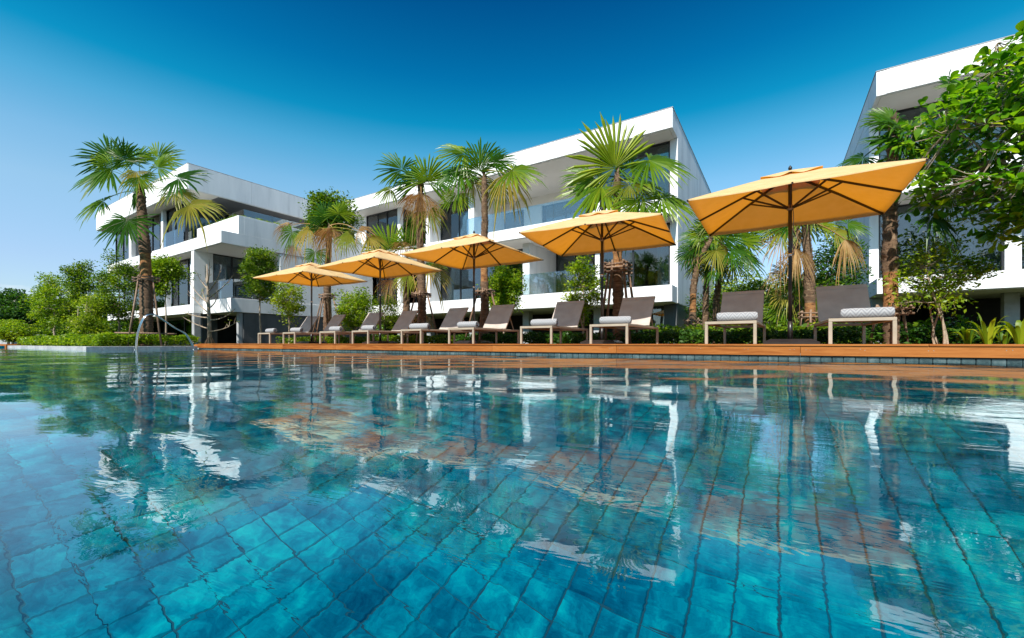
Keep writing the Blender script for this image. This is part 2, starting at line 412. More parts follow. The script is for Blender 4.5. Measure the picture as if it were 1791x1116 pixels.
def water():
    m, t, b = mat("pool_water"); lk = t.links.new
    t.nodes.remove(b)
    gl = N(t, "ShaderNodeBsdfGlass", Roughness=0.0, IOR=1.333); gl.inputs[0].default_value = (0.97, 1.0, 1.0, 1)
    g = N(t, "ShaderNodeNewGeometry")
    mp_ = N(t, "ShaderNodeMapping"); mp_.inputs['Scale'].default_value = (0.7, 1.7, 1); mp_.inputs['Rotation'].default_value = (0, 0, R(-32))
    n1 = N(t, "ShaderNodeTexNoise", Scale=7.5, Detail=4, Roughness=0.55, Distortion=0.5)
    lk(g.outputs['Position'], mp_.inputs[0]); lk(mp_.outputs[0], n1.inputs[0])
    bp = N(t, "ShaderNodeBump", Strength=0.075, Distance=0.012)
    lk(n1.outputs[0], bp.inputs['Height']); lk(bp.outputs[0], gl.inputs['Normal'])
    fr = N(t, "ShaderNodeFresnel", IOR=1.9); lk(bp.outputs[0], fr.inputs['Normal'])
    fm = N(t, "ShaderNodeMath", operation='MULTIPLY'); fm.inputs[1].default_value = 0.42; lk(fr.outputs[0], fm.inputs[0])
    gs = N(t, "ShaderNodeBsdfGlossy", Roughness=0.0); gs.inputs[0].default_value = (0.78, 0.98, 1.0, 1); lk(bp.outputs[0], gs.inputs['Normal'])
    ms = N(t, "ShaderNodeMixShader"); lk(fm.outputs[0], ms.inputs[0]); lk(gl.outputs[0], ms.inputs[1]); lk(gs.outputs[0], ms.inputs[2])
    lk(ms.outputs[0], t.nodes["Material Output"].inputs[0])
    return m
M['water'] = water()

# umbrella cloth
def cloth():
    m, t, b = mat("golden_parasol_cloth"); lk = t.links.new
    g = N(t, "ShaderNodeTexCoord")
    n1 = N(t, "ShaderNodeTexNoise", Scale=6, Detail=4); lk(g.outputs['Object'], n1.inputs[0])
    rr = ramp_node(t, [(0.3, (0.69, 0.50, 0.24)), (0.7, (0.77, 0.58, 0.31))]); lk(n1.outputs[0], rr.inputs[0])
    lk(rr.outputs[0], b.inputs['Base Color']); b.inputs['Roughness'].default_value = 0.9; b.inputs['Specular IOR Level'].default_value = 0.1
    wv = N(t, "ShaderNodeTexNoise", Scale=220, Detail=2); lk(g.outputs['Object'], wv.inputs[0])
    wr = N(t, "ShaderNodeTexNoise", Scale=3.4, Detail=3, Distortion=1.2); lk(g.outputs['Object'], wr.inputs[0])
    b0 = N(t, "ShaderNodeBump", Strength=0.35, Distance=0.03); lk(wr.outputs[0], b0.inputs['Height'])
    bp = N(t, "ShaderNodeBump", Strength=0.15, Distance=0.003); lk(wv.outputs[0], bp.inputs['Height']); lk(b0.outputs[0], bp.inputs['Normal']); lk(bp.outputs[0], b.inputs['Normal'])
    tr = N(t, "ShaderNodeBsdfTranslucent"); tr.inputs[0].default_value = (0.90, 0.31, 0.002, 1)
    ms = N(t, "ShaderNodeMixShader"); ms.inputs[0].default_value = 0.34
    lk(b.outputs[0], ms.inputs[1]); lk(tr.outputs[0], ms.inputs[2]); lk(ms.outputs[0], t.nodes["Material Output"].inputs[0])
    return m
M['cloth'] = cloth()
def sling():
    m, t, b = mat("taupe_mesh_sling"); lk = t.links.new
    g = N(t, "ShaderNodeTexCoord")
    wv = N(t, "ShaderNodeTexWave", wave_type='BANDS', bands_direction='X', Scale=90); lk(g.outputs['Object'], wv.inputs[0])
    n1 = N(t, "ShaderNodeTexNoise", Scale=5, Detail=3); lk(g.outputs['Object'], n1.inputs[0])
    rr = ramp_node(t, [(0.3, (0.36, 0.315, 0.28)), (0.7, (0.44, 0.39, 0.35))]); lk(n1.outputs[0], rr.inputs[0])
    lk(rr.outputs[0], b.inputs['Base Color']); b.inputs['Roughness'].default_value = 0.65
    bp = N(t, "ShaderNodeBump", Strength=0.2, Distance=0.002); lk(wv.outputs[0], bp.inputs['Height']); lk(bp.outputs[0], b.inputs['Normal'])
    return m
M['sling'] = sling()
def towel():
    m, t, b = mat("white_towel_chevron_weave"); lk = t.links.new
    g = N(t, "ShaderNodeTexCoord"); sp = N(t, "ShaderNodeSeparateXYZ"); lk(g.outputs['UV'], sp.inputs[0])
    # zig-zag: wave of v plus triangle of u
    tri = N(t, "ShaderNodeMath", operation='PINGPONG'); tri.inputs[1].default_value = 0.055; lk(sp.outputs['X'], tri.inputs[0])
    ad = N(t, "ShaderNodeMath", operation='ADD'); lk(tri.outputs[0], ad.inputs[0]); lk(sp.outputs['Y'], ad.inputs[1])
    md = N(t, "ShaderNodeMath", operation='PINGPONG'); md.inputs[1].default_value = 0.019; lk(ad.outputs[0], md.inputs[0])
    rr = ramp_node(t, [(0.0, (0.20, 0.20, 0.215)), (0.22, (0.22, 0.22, 0.235)), (0.5, (0.29, 0.295, 0.30)), (1.0, (0.35, 0.355, 0.365))])
    sc_ = N(t, "ShaderNodeMath", operation='MULTIPLY'); sc_.inputs[1].default_value = 1 / 0.019; lk(md.outputs[0], sc_.inputs[0]); lk(sc_.outputs[0], rr.inputs[0])
    lk(rr.outputs[0], b.inputs['Base Color']); b.inputs['Roughness'].default_value = 0.95; b.inputs['Specular IOR Level'].default_value = 0.1
    n1 = N(t, "ShaderNodeTexNoise", Scale=160, Detail=3); lk(g.outputs['Object'], n1.inputs[0])
    bp = N(t, "ShaderNodeBump", Strength=0.5, Distance=0.004); lk(n1.outputs[0], bp.inputs['Height']); lk(bp.outputs[0], b.inputs['Normal'])
    return m
M['towel'] = towel()
# ================================================================== POOL, DECK, GROUND
WZ = -0.20            # water level
FZ = -1.38            # pool floor
DY = 6.55             # front of deck
XL, YL = -17.4, 3.7   # inner corner of the planted bed
PX0, PX1, PYN = -29.5, 9.0, -5.0

# ground sheet reaching the horizon, with the pool cut out of it
GZ = -0.12
g = MB()
def quad(mb, x0, x1, y0, y1, z):
    mb.add([(x0, y0, z), (x1, y0, z), (x1, y1, z), (x0, y1, z)], [(0, 1, 2, 3)])
BIG = 2500
quad(g, -BIG, BIG, DY + 0.3, BIG, GZ)
quad(g, -BIG, XL - 0.05, YL + 0.05, DY + 0.3, GZ)
quad(g, -BIG, PX0, PYN, YL + 0.05, GZ)
quad(g, PX1, BIG, PYN, DY + 0.3, GZ)
quad(g, -BIG, BIG, -BIG, PYN, GZ)
tag(g.build("ground", M['ground']), kind="structure")

# pool shell
pf = MB()
quad(pf, PX0, PX1, PYN, DY + 0.05, FZ - 0.006)
floor = pf.build("pool_floor", M['grout'])
tag(floor, kind="structure"); floor.cycles.is_caustics_receiver = True
def tile_mesh():
    h = TS / 2 - 0.0018; c = 0.0025
    v = [(-h, -h, -.006), (h, -h, -.006), (h, h, -.006), (-h, h, -.006), (-h + c, -h + c, 0), (h - c, -h + c, 0), (h - c, h - c, 0), (-h + c, h - c, 0)]
    return v, [(4, 5, 6, 7), (0, 1, 5, 4), (1, 2, 6, 5), (2, 3, 7, 6), (3, 0, 4, 7)]
tv, tf = tile_mesh()
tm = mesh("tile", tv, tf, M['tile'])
near = []; rest = []
for i in range(int(-13 / TS), int(6 / TS)):
    for j in range(int(-1.5 / TS), int(6.4 / TS)):
        x, y = (i + .5) * TS, (j + .5) * TS
        d = math.hypot(x, y); a = abs(math.atan2(CR.x * x + CR.y * y, CF.x * x + CF.y * y))
        (near if (d > 0.85 and a < R(51)) else rest).append((d, i, j))
near.sort()
rest += near[300:]
for d, i, j in near[:300]:
    o = link(bpy.data.objects.new("tile", tm), floor)
    o.location = ((i + .5) * TS + rnd.uniform(-.0012, .0012), (j + .5) * TS + rnd.uniform(-.0012, .0012), FZ + rnd.uniform(-.002, .001))
    o.rotation_euler = (rnd.gauss(0, .006), rnd.gauss(0, .006), rnd.gauss(0, .006))
    o.cycles.is_caustics_receiver = True
rng = np.random.default_rng(3)
ij = np.array([(i, j) for d, i, j in rest])
base = np.array(tv)[None] + np.concatenate([(ij + .5) * TS, FZ + rng.uniform(-.002, .001, (len(ij), 1))], 1)[:, None]
fa = np.array(tf)[None] + (np.arange(len(ij)) * 8)[:, None, None]
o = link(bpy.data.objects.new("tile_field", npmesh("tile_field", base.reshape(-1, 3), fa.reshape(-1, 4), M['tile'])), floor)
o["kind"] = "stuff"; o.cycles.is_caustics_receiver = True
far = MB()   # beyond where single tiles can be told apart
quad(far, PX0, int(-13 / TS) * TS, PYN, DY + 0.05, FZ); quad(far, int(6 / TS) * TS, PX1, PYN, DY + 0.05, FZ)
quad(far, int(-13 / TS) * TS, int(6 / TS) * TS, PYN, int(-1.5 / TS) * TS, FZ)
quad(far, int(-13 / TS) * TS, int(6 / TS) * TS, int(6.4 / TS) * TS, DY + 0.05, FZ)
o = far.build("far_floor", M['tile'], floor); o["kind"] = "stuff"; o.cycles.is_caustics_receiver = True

pw = MB()
pw.box(XL - .02, PX1 + .3, DY + .045, DY + .3, -1.6, -0.152)          # far wall under the deck
pwall = pw.build("pool_wall", M['wtile']); tag(pwall, kind="structure")
pw2 = MB()
pw2.box(PX1, PX1 + .3, PYN, DY + .04, -1.6, GZ + .02).box(PX0 - .3, PX1 + .3, PYN - .3, PYN - .004, -1.6, GZ + .02).box(PX0 - .3, PX0, PYN, YL, -1.6, GZ + .02)
pw2.box(PX0 - .3, XL - .004, YL + .004, YL + .05, -1.6, -0.3).box(XL - .05, XL - .004, YL + .054, DY + .04, -1.6, -0.3)
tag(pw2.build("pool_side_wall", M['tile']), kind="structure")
wt_mesh = {}
for i in range(int(XL / TS), int(3.6 / TS)):
    k = rnd.randrange(4)
    if k not in wt_mesh:
        b_ = MB(); h = TS / 2 - .002
        b_.cbox(-h, h, 0, .018, -.057, .057, .003 + .001 * k)
        wt_mesh[k] = mesh("tile", b_.v, b_.f, M['wtile'])
    o = link(bpy.data.objects.new("tile", wt_mesh[k]), pwall)
    o.location = ((i + .5) * TS, DY + .026 + rnd.uniform(-.002, .002), -.152 - .059)

# water: a real wavy surface
def wave_height(x, y, seed=11):
    r = np.random.default_rng(seed); h = np.zeros_like(x)
    for k in range(120):
        lam = 0.36 * (7.0 ** r.random())          # 0.22 .. 2.0 m
        th = r.normal(R(122), R(50))
        s = 0.0024 * (0.75 + 0.5 * r.random()) * (1.0 if lam > .7 else 1.1)
        kx, ky = math.cos(th) * 2 * math.pi / lam, math.sin(th) * 2 * math.pi / lam
        ph = r.random() * 6.28
        mod = 0.55 + 0.45 * np.sin(x * r.normal(0, .55) + y * r.normal(0, .55) + r.random() * 6.28)
        h += s * lam / (2 * math.pi) * mod * np.sin(kx * x + ky * y + ph)
    return h
step = 0.045
gx = np.arange(PX0, PX1 + step, step); gy = np.arange(PYN, DY + .03, step)
X, Y = np.meshgrid(gx, gy, indexing='ij')
Z = WZ + wave_height(X, Y)
vv = np.stack([X, Y, Z], -1).reshape(-1, 3)
nx, ny = X.shape
ii, jj = np.meshgrid(np.arange(nx - 1), np.arange(ny - 1), indexing='ij')
keep = ~((X[:-1, :-1] < XL - .06) & (Y[:-1, :-1] > YL))
ii, jj = ii[keep], jj[keep]
ff = np.stack([ii * ny + jj, (ii + 1) * ny + jj, (ii + 1) * ny + jj + 1, ii * ny + jj + 1], -1)
wo_ = link(bpy.data.objects.new("pool_water", npmesh("pool_water", vv, ff, M['water'], smooth=True)))
tag(wo_, kind="structure"); wo_.cycles.is_caustics_caster = True

# granite kerb round the planted bed
kb = empty("pool_kerb", (XL, YL, GZ), kind="structure")
y = YL
while y < DY - .05:
    y1 = min(y + .36, DY - .004)
    MB().cbox(XL - .32, XL, y + .003, y1 - .003, -.55, -.086, .006).build("kerb_stone", M['kerb'], kb); y = y1
x = XL - .325
while x > -29.2:
    x1 = x - .62
    MB().cbox(x1 + .003, x - .003, YL, YL + .32, -.55, -.086 + rnd.uniform(-.003, .003), .006).build("kerb_stone", M['kerb'], kb); x = x1

# timber deck
dk = empty("timber_deck", (-7.0, 7.9, -.1), kind="structure")
j0 = .243; xs = [j0 + 2.43 * k for k in range(-7, 4)]
xs = [XL - .3] + [x for x in xs if x > XL + .5]
for a_, b_ in zip(xs[:-1], xs[1:]):
    MB().cbox(a_ + .0015, b_ - .0015, DY, DY + .026, -.147, -.026, .003).build("fascia_board", M['wood'], dk)
row = 0; y = DY - .012
while y < 9.3:
    for a_, b_ in zip(xs[:-1], xs[1:]):
        s_ = 0 if row % 2 else 1.2
        MB().cbox(max(a_ + s_, XL - .3) + .0015, min(b_ + s_, 8) - .0015, y, y + .138, -.024, 0.0, .003).build("deck_board", M['wood'], dk)
    y += .144; row += 1
MB().box(XL - .28, 7.9, DY + .35, 9.3, -.119, -.03).build("deck_frame", M['grout'], dk)
sm = MB()
for a_ in xs[:-1]:
    for q in (.08, .62, 1.22, 1.82, 2.34):
        for dx in (-.022, .022):
            c_ = Vector((a_ + q + dx, DY - .0006, -.066 + rnd.uniform(-.01, .01)))
            if c_.x < XL: continue
            n_ = 8
            sm.add([c_ + Vector((.004 * math.cos(k * 6.283 / n_), 0, .004 * math.sin(k * 6.283 / n_))) for k in range(n_)], [tuple(range(n_))[::-1]])
so = sm.build("screw_heads", M['steel'], dk); so["kind"] = "stuff"

# far-left timber landing and the low pale wall behind the hedge
MB().cbox(-36, -29.25, YL - .05, YL + 1.2, -.5, -.03, .01).build("timber_landing", M['wood'])["kind"] = "structure"
lw = MB(); a_ = PY(-60, 586, 6.4); b_ = PY(62, 585, 6.4)
lw.cbox(a_.x, b_.x, 6.4, 6.9, GZ - .02, .58, .02)
tag(lw.build("low_wall", M['concrete']), "low pale concrete wall behind the hedge at the far left edge", "wall")

# stainless pool handrail: a pair of arched tubes
hr = empty("pool_handrail", (XL + .12, 5.4, -.2), "arched stainless steel pool handrail rising out of the water by the kerb", "handrail")
for dx in (0.0, .10):
    pts = []
    key = [(237, 622), (239, 590), (246, 565), (254, 553), (263, 549.5), (273, 552), (290, 563), (306, 574), (320, 581), (327, 588), (333, 598), (338, 609), (341, 622)]
    base_ = [PXP(p, q, XL + .12) for p, q in key]
    for i in range(len(base_) - 1):
        p0, p1, p2, p3 = base_[max(i - 1, 0)], base_[i], base_[i + 1], base_[min(i + 2, len(base_) - 1)]
        for s_ in range(4):
            t = s_ / 4
            pts.append(.5 * ((2 * p1) + (p2 - p0) * t + (2 * p0 - 5 * p1 + 4 * p2 - p3) * t * t + (3 * p1 - p0 - 3 * p2 + p3) * t ** 3) + Vector((dx, 0, -.01 * (dx > 0))))
    pts.append(base_[-1] + Vector((dx, 0, 0)))
    MB().tube(pts, .018, 10).build("rail", M['steel'], hr, smooth=True)
for p, q in ((237, 606), (339, 611)):
    c_ = PXP(p, q, XL + .12); c_.z = -.215 
    MB().tube([c_ + Vector((0, 0, -.02)), c_ + Vector((0, 0, .03))], [.05, .042], 12).build("base_flange", M['steel'], hr, smooth=True)
# ================================================================== BUILDINGS
class Bld:
    def __init__(s, name, loc, label):
        s.root = empty(name, loc, label, "building")
    def bx(s, name, x0, x1, y0, y1, z0, z1, m='wall', c=.008, parent=None):
        return MB().cbox(min(x0, x1), max(x0, x1), y0, y1, z0, z1, c).build(name, M[m], parent or s.root)
    def fac(s, axis, P, a0, a1, d0, d1, z0, z1):
        """facade box; axis 'y' faces -Y at Y=P, axis 'x' faces +X at X=P; d = depth behind the face"""
        return (a0, a1, P + d0, P + d1, z0, z1) if axis == 'y' else (P - d1, P - d0, a0, a1, z0, z1)
    def window(s, axis, P, a0, a1, z0, z1, splits=(), fr=.055, trans=(), name="window"):
        m = MB()
        f = lambda *q: m.box(*s.fac(axis, P, *q))
        e = .0015
        f(a0, a1, 0, .09, z0, z0 + fr); f(a0, a1, 0, .09, z1 - fr, z1)
        f(a0, a0 + fr, .002, .088, z0 + fr - e, z1 - fr + e); f(a1 - fr, a1, .002, .088, z0 + fr - e, z1 - fr + e)
        for q in splits:
            f(q - fr * .6, q + fr * .6, .004, .086, z0 + fr - e, z1 - fr + e)
        wn_ = m.build(name, M['frame'], s.root)
        ed = [a0 + fr * .5] + list(splits) + [a1 - fr * .5]
        for i in range(len(ed) - 1):
            MB().box(*s.fac(axis, P, ed[i], ed[i + 1], .045, .055, z0 + fr * .5, z1 - fr * .5)).build("pane", M['glass'], wn_)
        return wn_
    def curtain(s, axis, P, a0, a1, z0, z1, seed=0):
        n = max(8, int(abs(a1 - a0) / .045)); v = []; f = []; r = random.Random(seed)
        ph = r.random() * 6
        for i in range(n + 1):
            a = a0 + (a1 - a0) * i / n
            d = P_ = .25 + .05 * math.sin(i * 1.35 + ph) + .02 * math.sin(i * .6)
            for z in (z0, z1):
                v.append((a, P + d, z) if axis == 'y' else (P - d, a, z))
        for i in range(n):
            f.append((2 * i, 2 * i + 2, 2 * i + 3, 2 * i + 1))
        return MB().add(v, f).build("curtain", M['curtain'], s.root, smooth=True)
    def rail(s, axis, P, a0, a1, z0, z1, n):
        ro = None
        wd = (a1 - a0) / n
        for i in range(n):
            o = MB().box(*s.fac(axis, P, a0 + i * wd + .008, a0 + (i + 1) * wd - .008, 0, .014, z0, z1)).build("balustrade_panel", M['rail_glass'], s.root)
        MB().box(*s.fac(axis, P, a0, a1, -.012, .026, z0 - .004, z0 + .05)).build("balustrade_channel", M['frame'], s.root)

# ---------------- middle villa (parallel to the deck)
b = Bld("white_villa", (-14.2, 24, GZ), "long white two-storey villa behind the palms, with glass balcony and deep flat roof")
xr, yf, yc, yb = -3.56, 17.5, 18.47, 30.0
xl = -24.6
b.bx("roof", xl, xr + .01, yf, yb, 8.61, 9.41); b.bx("parapet_cap", xl - .02, xr + .03, yf - .02, yb, 9.412, 9.445, "concrete")
b.bx("soffit", xl + .1, xr - .12, yf + .06, yb - 1, 8.585, 8.609, 'soffit')
b.bx("floor_slab", xl, xr - .006, yf, yb, 5.16, 5.71)
b.bx("soffit", xl + .1, xr - .3, yf + .05, yb - 1, 5.135, 5.159, 'soffit')
b.bx("floor_slab", xl, xr - .006, yf, yb, 1.68, 2.36)
b.bx("soffit", xl + .1, xr - .3, yf + .05, yb - 1, 1.655, 1.679, 'soffit')
b.bx("wall", -3.85, xr, yc, yb + .1, 1.684, 8.606)
for z0, z1 in ((2.362, 5.133), (5.712, 8.583)):
    b.bx("column", -7.18, -6.96, yc, 21.6, z0, z1)
    b.bx("column", -17.9, -17.57, yc, 21.6, z0, z1)
    b.bx("column", -20.36, -20.1, yc, yc + .26, z0, z1)
    b.bx("wall", xl, -23.39, yc, yc + .25, z0, z1)
    b.bx("interior_wall", xl + .2, -3.9, 26.0, 26.2, z0, z1, 'room')
    b.bx("interior_wall", -10.95, -10.85, 21.7, 25.9, z0, z1, 'room')
    b.bx("interior_wall", -20.6, -20.5, 21.7, 25.9, z0, z1, 'room')
    w_ = b.window('y', yc + .05, -6.955, -3.86, z0 + .004, z1 - .01, splits=(-5.43,))
    b.curtain('y', yc + .1, -4.45, -3.95, z0 + .06, z1 - .08, 1)
    b.window('y', yc + .05, -23.385, -20.37, z0 + .004, z1 - .01, splits=(-22.3, -21.4))
    b.curtain('y', yc + .1, -23.2, -22.4, z0 + .06, z1 - .08, 2)
    b.window('x', -20.12, yc + .27, 21.0, z0 + .004, z1 - .01, splits=(19.9,))
    b.window('y', 21.0, -20.0, -17.91, z0 + .004, z1 - .01, splits=(-19.0,))
b.bx("column", -11.1, -10.7, yc, 21.6, 2.362, 5.133)
b.bx("column", -14.65, -14.25, yc, 21.6, 5.712, 8.583)
b.window('y', 19.4, -17.565, -11.105, 2.37, 5.12, splits=(-16.0, -14.4, -12.7))
b.curtain('y', 19.45, -17.3, -16.7, 2.42, 5.05, 3); b.curtain('y', 19.45, -14.2, -13.7, 2.42, 5.05, 4)
b.window('y', 19.4, -17.565, -14.655, 5.72, 8.57, splits=(-16.1,))
b.curtain('y', 19.45, -17.3, -16.75, 5.78, 8.5, 5)
b.window('y', 21.5, -10.695, -7.185, 2.37, 5.12, splits=(-9.5, -8.4))
b.window('y', 21.5, -14.245, -7.185, 5.72, 8.0, splits=(-12.9, -11.4, -10.1, -8.6))
b.bx("lintel", -14.245, -7.185, 21.45, 21.7, 8.004, 8.58, 'soffit')
b.bx("wall_panel", -12.75, -11.55, 21.36, 21.46, 5.715, 8.0, 'soffit')
b.curtain('y', 21.55, -8.4, -7.6, 5.78, 7.95, 6)
b.rail('y', yf + .25, -14.2, -7.2, 5.71, 6.72, 4)
b.rail('y', yf + .25, -10.65, -7.2, 2.36, 3.40, 2)
b.bx("parapet", -6.94, xr - .02, yf + .02, yf + .22, 5.712, 5.86)
def panels(axis, P, a0, a1, z0, z1, n):
    wd = (a1 - a0) / n
    for i in range(n):
        q = b.fac(axis, P, a0 + i * wd + .007, a0 + (i + 1) * wd - .007, -.02, -.001, z0, z1)
        MB().cbox(*q, .004).build("facade_panel", M['wall'], b.root)
panels('y', yf, xl, xr, 8.622, 9.40, 7)
panels('y', yf, xl, xr - .01, 1.69, 2.352, 7)
panels('x', xr, yc + .01, yb, 1.70, 5.40, 4); panels('x', xr, yc + .01, yb, 5.42, 8.60, 4)
# undercroft
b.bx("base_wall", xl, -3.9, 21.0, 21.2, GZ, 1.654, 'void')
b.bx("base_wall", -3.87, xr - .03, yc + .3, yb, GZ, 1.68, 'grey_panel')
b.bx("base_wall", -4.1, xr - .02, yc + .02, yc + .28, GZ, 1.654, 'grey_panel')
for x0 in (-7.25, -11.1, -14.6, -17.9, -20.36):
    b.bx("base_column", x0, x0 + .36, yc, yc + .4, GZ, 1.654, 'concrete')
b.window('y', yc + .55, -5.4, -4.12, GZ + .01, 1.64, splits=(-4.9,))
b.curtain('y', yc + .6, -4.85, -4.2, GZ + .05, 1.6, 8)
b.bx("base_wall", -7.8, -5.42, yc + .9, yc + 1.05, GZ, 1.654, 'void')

# ---------------- left villa (nearer, its end towards the pool)
b = Bld("white_villa", (-32, 16, GZ), "white villa at the left with cantilevered roof, planter balcony and corner glazing")
b.bx("roof", -39.8, -25.05, 9.0, 24, 7.80, 9.07); b.bx("parapet_cap", -39.82, -25.03, 8.98, 24.02, 9.072, 9.10, "concrete")
b.bx("soffit", -39.7, -27.55, 9.06, 23.8, 7.775, 7.799, 'soffit')
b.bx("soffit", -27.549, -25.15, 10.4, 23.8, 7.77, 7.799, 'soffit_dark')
b.bx("soffit", -27.549, -25.15, 9.06, 10.39, 7.775, 7.799, 'soffit')
b.bx("floor_slab", -39.4, -22.6, 9.47, 24, 4.87, 5.46)
b.bx("soffit", -39.3, -22.75, 9.55, 23.8, 4.845, 4.869, 'soffit')
b.window('y', 9.8, -39.1, -27.61, 5.47, 7.765, splits=(-37.6, -36.2, -33.6, -32.4, -31.2, -29.0))
b.window('x', -27.60, 9.895, 18.4, 5.47, 7.765, splits=(11.6, 13.3, 15.0, 16.7))
b.bx("column", -35.75, -35.35, 9.62, 9.95, 5.462, 7.773)
b.bx("column", -30.45, -30.15, 9.62, 9.79, 5.462, 7.773)
b.bx("interior_wall", -39, -28, 16.0, 16.2, 5.465, 7.77, 'room')
for i_, (a0, a1) in enumerate(((-38.9, -37.8), (-34.9, -33.8), (-32.2, -31.4), (-29.9, -28.9))):
    b.curtain('y', 9.85, a0, a1, 5.53, 7.7, 20 + i_)
b.curtain('x', -27.65, 10.1, 10.9, 5.53, 7.7, 30)
b.bx("planter", -27.3, -22.605, 10.24, 10.5, 5.463, 6.38)
b.bx("planter", -22.88, -22.603, 10.502, 18.4, 5.463, 6.38)
b.rail('x', -23.5, 10.9, 18.2, 6.1, 7.0, 5)
b.rail('y', 10.9, -27.3, -23.52, 6.1, 7.0, 3)
b.rail('y', 9.62, -30.0, -27.3, 5.46, 6.35, 2)
panels('y', 9.0, -39.8, -25.06, 7.81, 9.062, 5)
panels('x', -25.05, 9.01, 24, 7.81, 9.062, 5)
# first floor
b.bx("wall", -25.95, -25.65, 9.48, 10.36, 2.06, 4.843)
b.window('x', -25.68, 10.364, 13.0, 2.26, 4.84, splits=(11.3, 12.2))
b.bx("wall", -25.95, -25.65, 13.004, 14.0, 2.06, 4.843)
b.window('x', -25.68, 14.004, 18.3, 2.26, 4.84, splits=(15.4, 16.8))
b.bx("interior_wall", -29.2, -29.0, 10.4, 18.2, 2.06, 4.84, 'room')
b.curtain('x', -25.75, 10.5, 11.2, 2.3, 4.8, 31)
b.bx("wall", -22.9, -22.612, 12.3, 18.4, 2.252, 4.843)
b.bx("floor_slab", -39.4, -25.66, 9.47, 24, 1.59, 2.055)
b.bx("balcony_slab", -25.655, -22.6, 9.9, 18.4, 1.56, 2.25)
b.rail('y', 10.05, -25.6, -22.76, 2.25, 3.2, 2)
b.rail('x', -22.72, 10.08, 12.28, 2.25, 3.2, 2)
b.window('y', 10.2, -39.0, -25.955, 2.06, 4.84, splits=(-37, -35.2, -33.4, -31.6, -29.8, -28.4, -26.9))
for x0 in (-27.35, -30.9, -34.6):
    b.bx("column", x0, x0 + .22, 9.95, 10.19, 2.057, 4.843)
b.curtain('y', 10.25, -33.2, -31.9, 2.1, 4.8, 40); b.curtain('y', 10.25, -29.6, -28.8, 2.1, 4.8, 41)
b.bx("interior_wall", -38.8, -29.25, 16.0, 16.2, 2.06, 4.84, 'room')
# base
b.bx("base_column", -25.95, -25.66, 9.5, 9.8, GZ, 1.588, 'concrete')
b.bx("base_wall", -26.0, -25.72, 9.9, 10.6, GZ, 1.556, 'grey_panel')
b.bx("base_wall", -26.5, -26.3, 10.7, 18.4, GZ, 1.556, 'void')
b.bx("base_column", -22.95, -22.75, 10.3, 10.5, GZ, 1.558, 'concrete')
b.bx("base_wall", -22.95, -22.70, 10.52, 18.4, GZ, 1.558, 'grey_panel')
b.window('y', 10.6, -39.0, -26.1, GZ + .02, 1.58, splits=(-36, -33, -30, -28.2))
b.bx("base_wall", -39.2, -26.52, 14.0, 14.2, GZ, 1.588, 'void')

# ---------------- right villa
b = Bld("white_villa", (10, 26, GZ), "white villa at the right edge, half hidden by the broad-leaved tree")
xl, yf, yc, yb = 2.94, 19.4, 20.87, 32.0
b.bx("roof", xl - .01, 16, yf, yb, 8.74, 9.60); b.bx("parapet_cap", xl - .03, 16, yf - .02, yb, 9.602, 9.635, "concrete")
panels('y', yf, xl + .25, 16, 8.752, 9.592, 4)
b.bx("soffit", xl + .12, 15.9, yf + .06, yb - 1, 8.715, 8.739, 'soffit')
b.bx("floor_slab", xl + .006, 16, yf, yb, 5.2, 5.76)
b.bx("soffit", xl + .3, 15.9, yf + .05, yb - 1, 5.175, 5.199, 'soffit')
b.bx("floor_slab", xl + .006, 16, yf, yb, 1.75, 2.31)
b.bx("soffit", xl + .3, 15.9, yf + .05, yb - 1, 1.725, 1.749, 'soffit')
b.bx("wall", xl, 3.22, yc, yb + .1, 1.754, 8.736)
for z0, z1 in ((2.312, 5.173), (5.762, 8.713)):
    b.window('y', yc + .05, 3.224, 6.46, z0 + .004, z1 - .01, splits=(4.62,))
    b.curtain('y', yc + .1, 5.4, 5.9, z0 + .06, z1 - .08, 50)
    b.bx("column", 6.465, 6.85, yc, 24, z0, z1)
    b.window('y', 22.6, 6.855, 15.5, z0 + .004, z1 - .01, splits=(8.4, 10, 12))
    b.rail('y', yf + .25, 6.9, 15.5, z0, z0 + 1.0, 5)
    b.bx("interior_wall", 3.25, 15.5, 27, 27.2, z0, z1, 'room')
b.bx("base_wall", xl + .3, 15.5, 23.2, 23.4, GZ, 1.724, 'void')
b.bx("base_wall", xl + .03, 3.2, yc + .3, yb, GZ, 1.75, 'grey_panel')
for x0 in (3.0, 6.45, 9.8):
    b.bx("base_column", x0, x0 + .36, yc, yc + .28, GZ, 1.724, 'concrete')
b.bx("base_wall", 4.9, 5.2, yc + .9, 23.1, GZ, 1.724, 'void')
